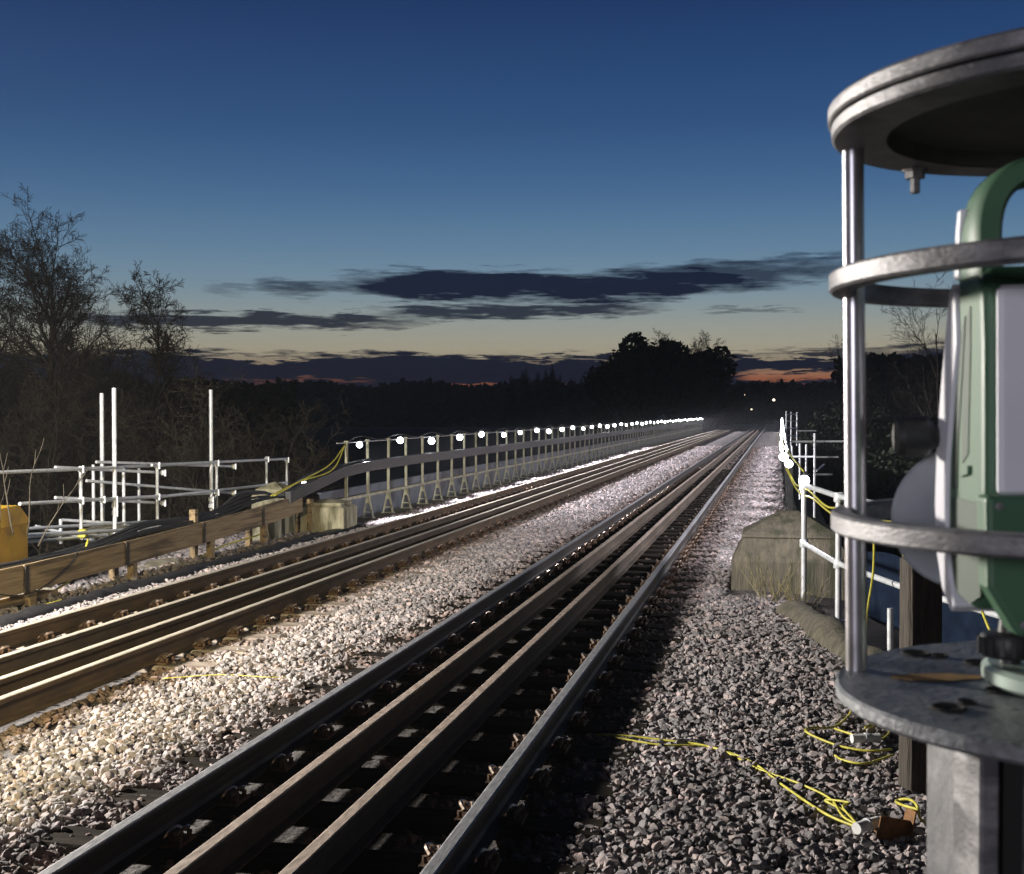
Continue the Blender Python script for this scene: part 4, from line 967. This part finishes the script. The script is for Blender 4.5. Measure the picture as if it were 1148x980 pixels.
# conifers on the skyline
def conifer_mb(seed, h, r):
    rr = random.Random(seed); m = MB(); lv = int(h * 3.2)
    for k in range(lv):
        t = k / lv; z = h * (.08 + .92 * t); rad = r * (1 - t) ** .85 + .05; nb = 13
        for q in range(nb):
            a = rr.uniform(0, 6.283); L_ = rad * rr.uniform(.6, 1.1); d = Vector((math.cos(a), math.sin(a), -.35)); w = L_ * .30; s = Vector((-math.sin(a), math.cos(a), 0))
            p = Vector((0, 0, z)); m.add([p, p + d * L_ * .6 + s * w, p + d * L_, p + d * L_ * .6 - s * w], [(0, 1, 2, 3)])
    return m
cons = [(573, 417), (586, 412), (590, 409), (603, 413), (612, 410), (619, 406), (628, 416), (640, 421), (652, 417), (660, 414)]
cp = None
for i, (px, py) in enumerate(cons):
    d = 300 + (i * 37) % 60; H_ = (463 - py) / FPX * d + 1.84 + 7
    if cp is None:
        r = empty('conifer'); t = MB().path([(0, 0, -1), (0, 0, 17)], [.25, .04], 6).build('trunk', M['bark'], r); c = conifer_mb(1, 18, 5.4).build('crown', M['conifer'], r); own(r, t, c); cp = r; o = r
    else: o = dup(cp)
    o.location = base_at(px, d, -7); o.scale = (H_ / 18 * (1 + .2 * math.sin(i * 3)),) * 2 + (H_ / 18,); o.rotation_euler = (0, 0, i * 1.1)
    tag(o, 'dark conifer on the skyline left of the clump beyond the viaduct', 'conifer', 'conifers on the far skyline')
# distant woodland on the hills: one uncountable mass
rr = np.random.default_rng(5); m = MB()
def wood(px0, px1, d0, d1, top0, top1, n):
    for i in range(n):
        px = rr.uniform(px0, px1); d = rr.uniform(d0, d1); u = (px - px0) / (px1 - px0); ty = top0 + (top1 - top0) * u + rr.normal() * 1.6 + 2.5 * math.sin(px * .05)
        b = base_at(px, d, -9); top = (463 - ty) / FPX * d + HC + 9
        for q in range(22):
            zz = top * rr.uniform(.25, .95) ; rad = d * .008 * (1.05 - .6 * zz / top) * rr.uniform(.5, 1.2); a = rr.uniform(0, 6.28)
            p = b + Vector((math.cos(a) * rad, math.sin(a) * rad, zz)); s = d * .0028
            for w in range(2):
                a_ = Vector(rr.normal(size=3)).normalized(); b_ = a_.orthogonal().normalized(); q_ = p + Vector(rr.uniform(-1, 1, 3)) * s
                m.add([q_ - a_ * s * 1.3, q_ + b_ * s, q_ + a_ * s * 1.3, q_ - b_ * s], [(0, 1, 2, 3)])
wood(-200, 420, 380, 470, 424, 432, 330); wood(300, 700, 420, 520, 432, 431, 320); wood(800, 1000, 300, 420, 432, 430, 200); wood(-100, 330, 95, 130, 408, 425, 200)
wood(940, 1300, 150, 220, 396, 385, 300); wood(820, 960, 260, 330, 437, 420, 120)
tag(m.build('distant_wood', M['leaf']), 'dark far off woodland along the skyline', 'woodland', kind='stuff')
# trees on the right bank
for i, (px, d, h, sd, z) in enumerate(((1062, 74, 13.6, 91, -7), (985, 95, 11.5, 92, -7), (1120, 80, 13, 93, -7))):
    bare_tree('bare_tree', base_at(px, d, z), ['bare tree right of the bright cage bar, its top just under the upper ring', 'bare tree behind the bright cage bar on the right', 'bare tree hidden behind the survey instrument'][i], sd, h, .16, (11, 7, 6, 4), .9, .08, .3, .009, (.45, .5, .5, .5))
for i, (px, d, h, rx) in enumerate(((1010, 70, 7.6, 6), (1080, 62, 7.2, 6), (960, 95, 8.0, 7))):
    leafy_tree('dense_bush', base_at(px, d, -5.2), ['dark bush between the cage bar and the instrument', 'dark bush behind the survey instrument', 'dark bush on the bank just left of the cage bar'][i], 300 + i, 5000, rx, rx, h, .2, None, .2, 'bush')
# far house lamps
for i, (px, py, d) in enumerate(((867.5, 448.5, 230), (842.5, 459, 240), (834.5, 443, 260))):
    m = MB().lathe([(.001, -.25), (.22, -.12), (.25, .05), (.12, .22), (.001, .25)], 10); r = empty('street_lamp', at(px, py, d)); tag(r, ['brightest of three far warm lamps, above the right end of the tracks', 'faint far lamp lowest of the three beyond the tracks', 'faint far lamp furthest left beyond the tracks'][i], 'lamp')
    b = m.build('lamp_head', M['house_lamp'], r, 'all'); b.scale = (1, 1, 1) if i == 0 else (.6, .6, .6)
    MB().path([(0, 0, -.2), (0, 0, -9)], [.06, .1], 6).build('lamp_column', M['trough'], r)

# ------------------------------------------------------------------ damp evening air
hz = MB().box((0, 640, 2.5), (2700, 1420, 41)).build('haze', bpy.data.materials.new('evening haze'))
hm = hz.data.materials[0]; hm.use_nodes = True; nt = hm.node_tree; nt.nodes.clear()
pv = nt.nodes.new('ShaderNodeVolumePrincipled'); pv.inputs['Color'].default_value = (.80, .85, .92, 1); pv.inputs['Density'].default_value = .00035; pv.inputs['Anisotropy'].default_value = .25
ou = nt.nodes.new('ShaderNodeOutputMaterial'); nt.links.new(pv.outputs[0], ou.inputs['Volume'])
tag(hz, 'thin damp evening air over the line', 'haze', kind='stuff')
# ------------------------------------------------------------------ site floodlights out of frame on the left, and an added fill behind
def pt(name, loc, power, col, rad):
    l = bpy.data.lights.new(name, 'POINT'); l.energy = power; l.color = col; l.shadow_soft_size = rad
    o = bpy.data.objects.new(name, l); COL.objects.link(o); o.location = loc; return o
pt('floodlight', (-8.9, 7.0, 2.9), 7800, (1.0, .93, .84), .4)
fl = bpy.data.lights.new('floodlight', 'SPOT'); fl.energy = 5600; fl.color = (1.0, .82, .46); fl.spot_size = R(42); fl.spot_blend = .5; fl.shadow_soft_size = .1
fo = bpy.data.objects.new('floodlight', fl); COL.objects.link(fo); fo.location = (-3.4, -.6, 2.3)
fo.rotation_euler = (Vector((-7.1, 10.0, -.1)) - fo.location).to_track_quat('-Z', 'Y').to_euler()
front_fill = bpy.data.lights.new('floodlight', 'SPOT'); front_fill.energy = 110; front_fill.color = (.93, .91, 1.0); front_fill.spot_size = R(34); front_fill.spot_blend = .5; front_fill.shadow_soft_size = .25  # added fill without a known source, aimed only at the instrument
o2 = bpy.data.objects.new('floodlight', front_fill); COL.objects.link(o2); o2.location = (-.9, -1.7, 2.15)  # the added instrument fill, not one of the site floodlights
o2.rotation_euler = (Vector((.30, 1.0, 1.72)) - o2.location).to_track_quat('-Z', 'Y').to_euler()

S.cycles.use_denoising = True
S.cycles.max_bounces = 6
S.cycles.sample_clamp_indirect = 4
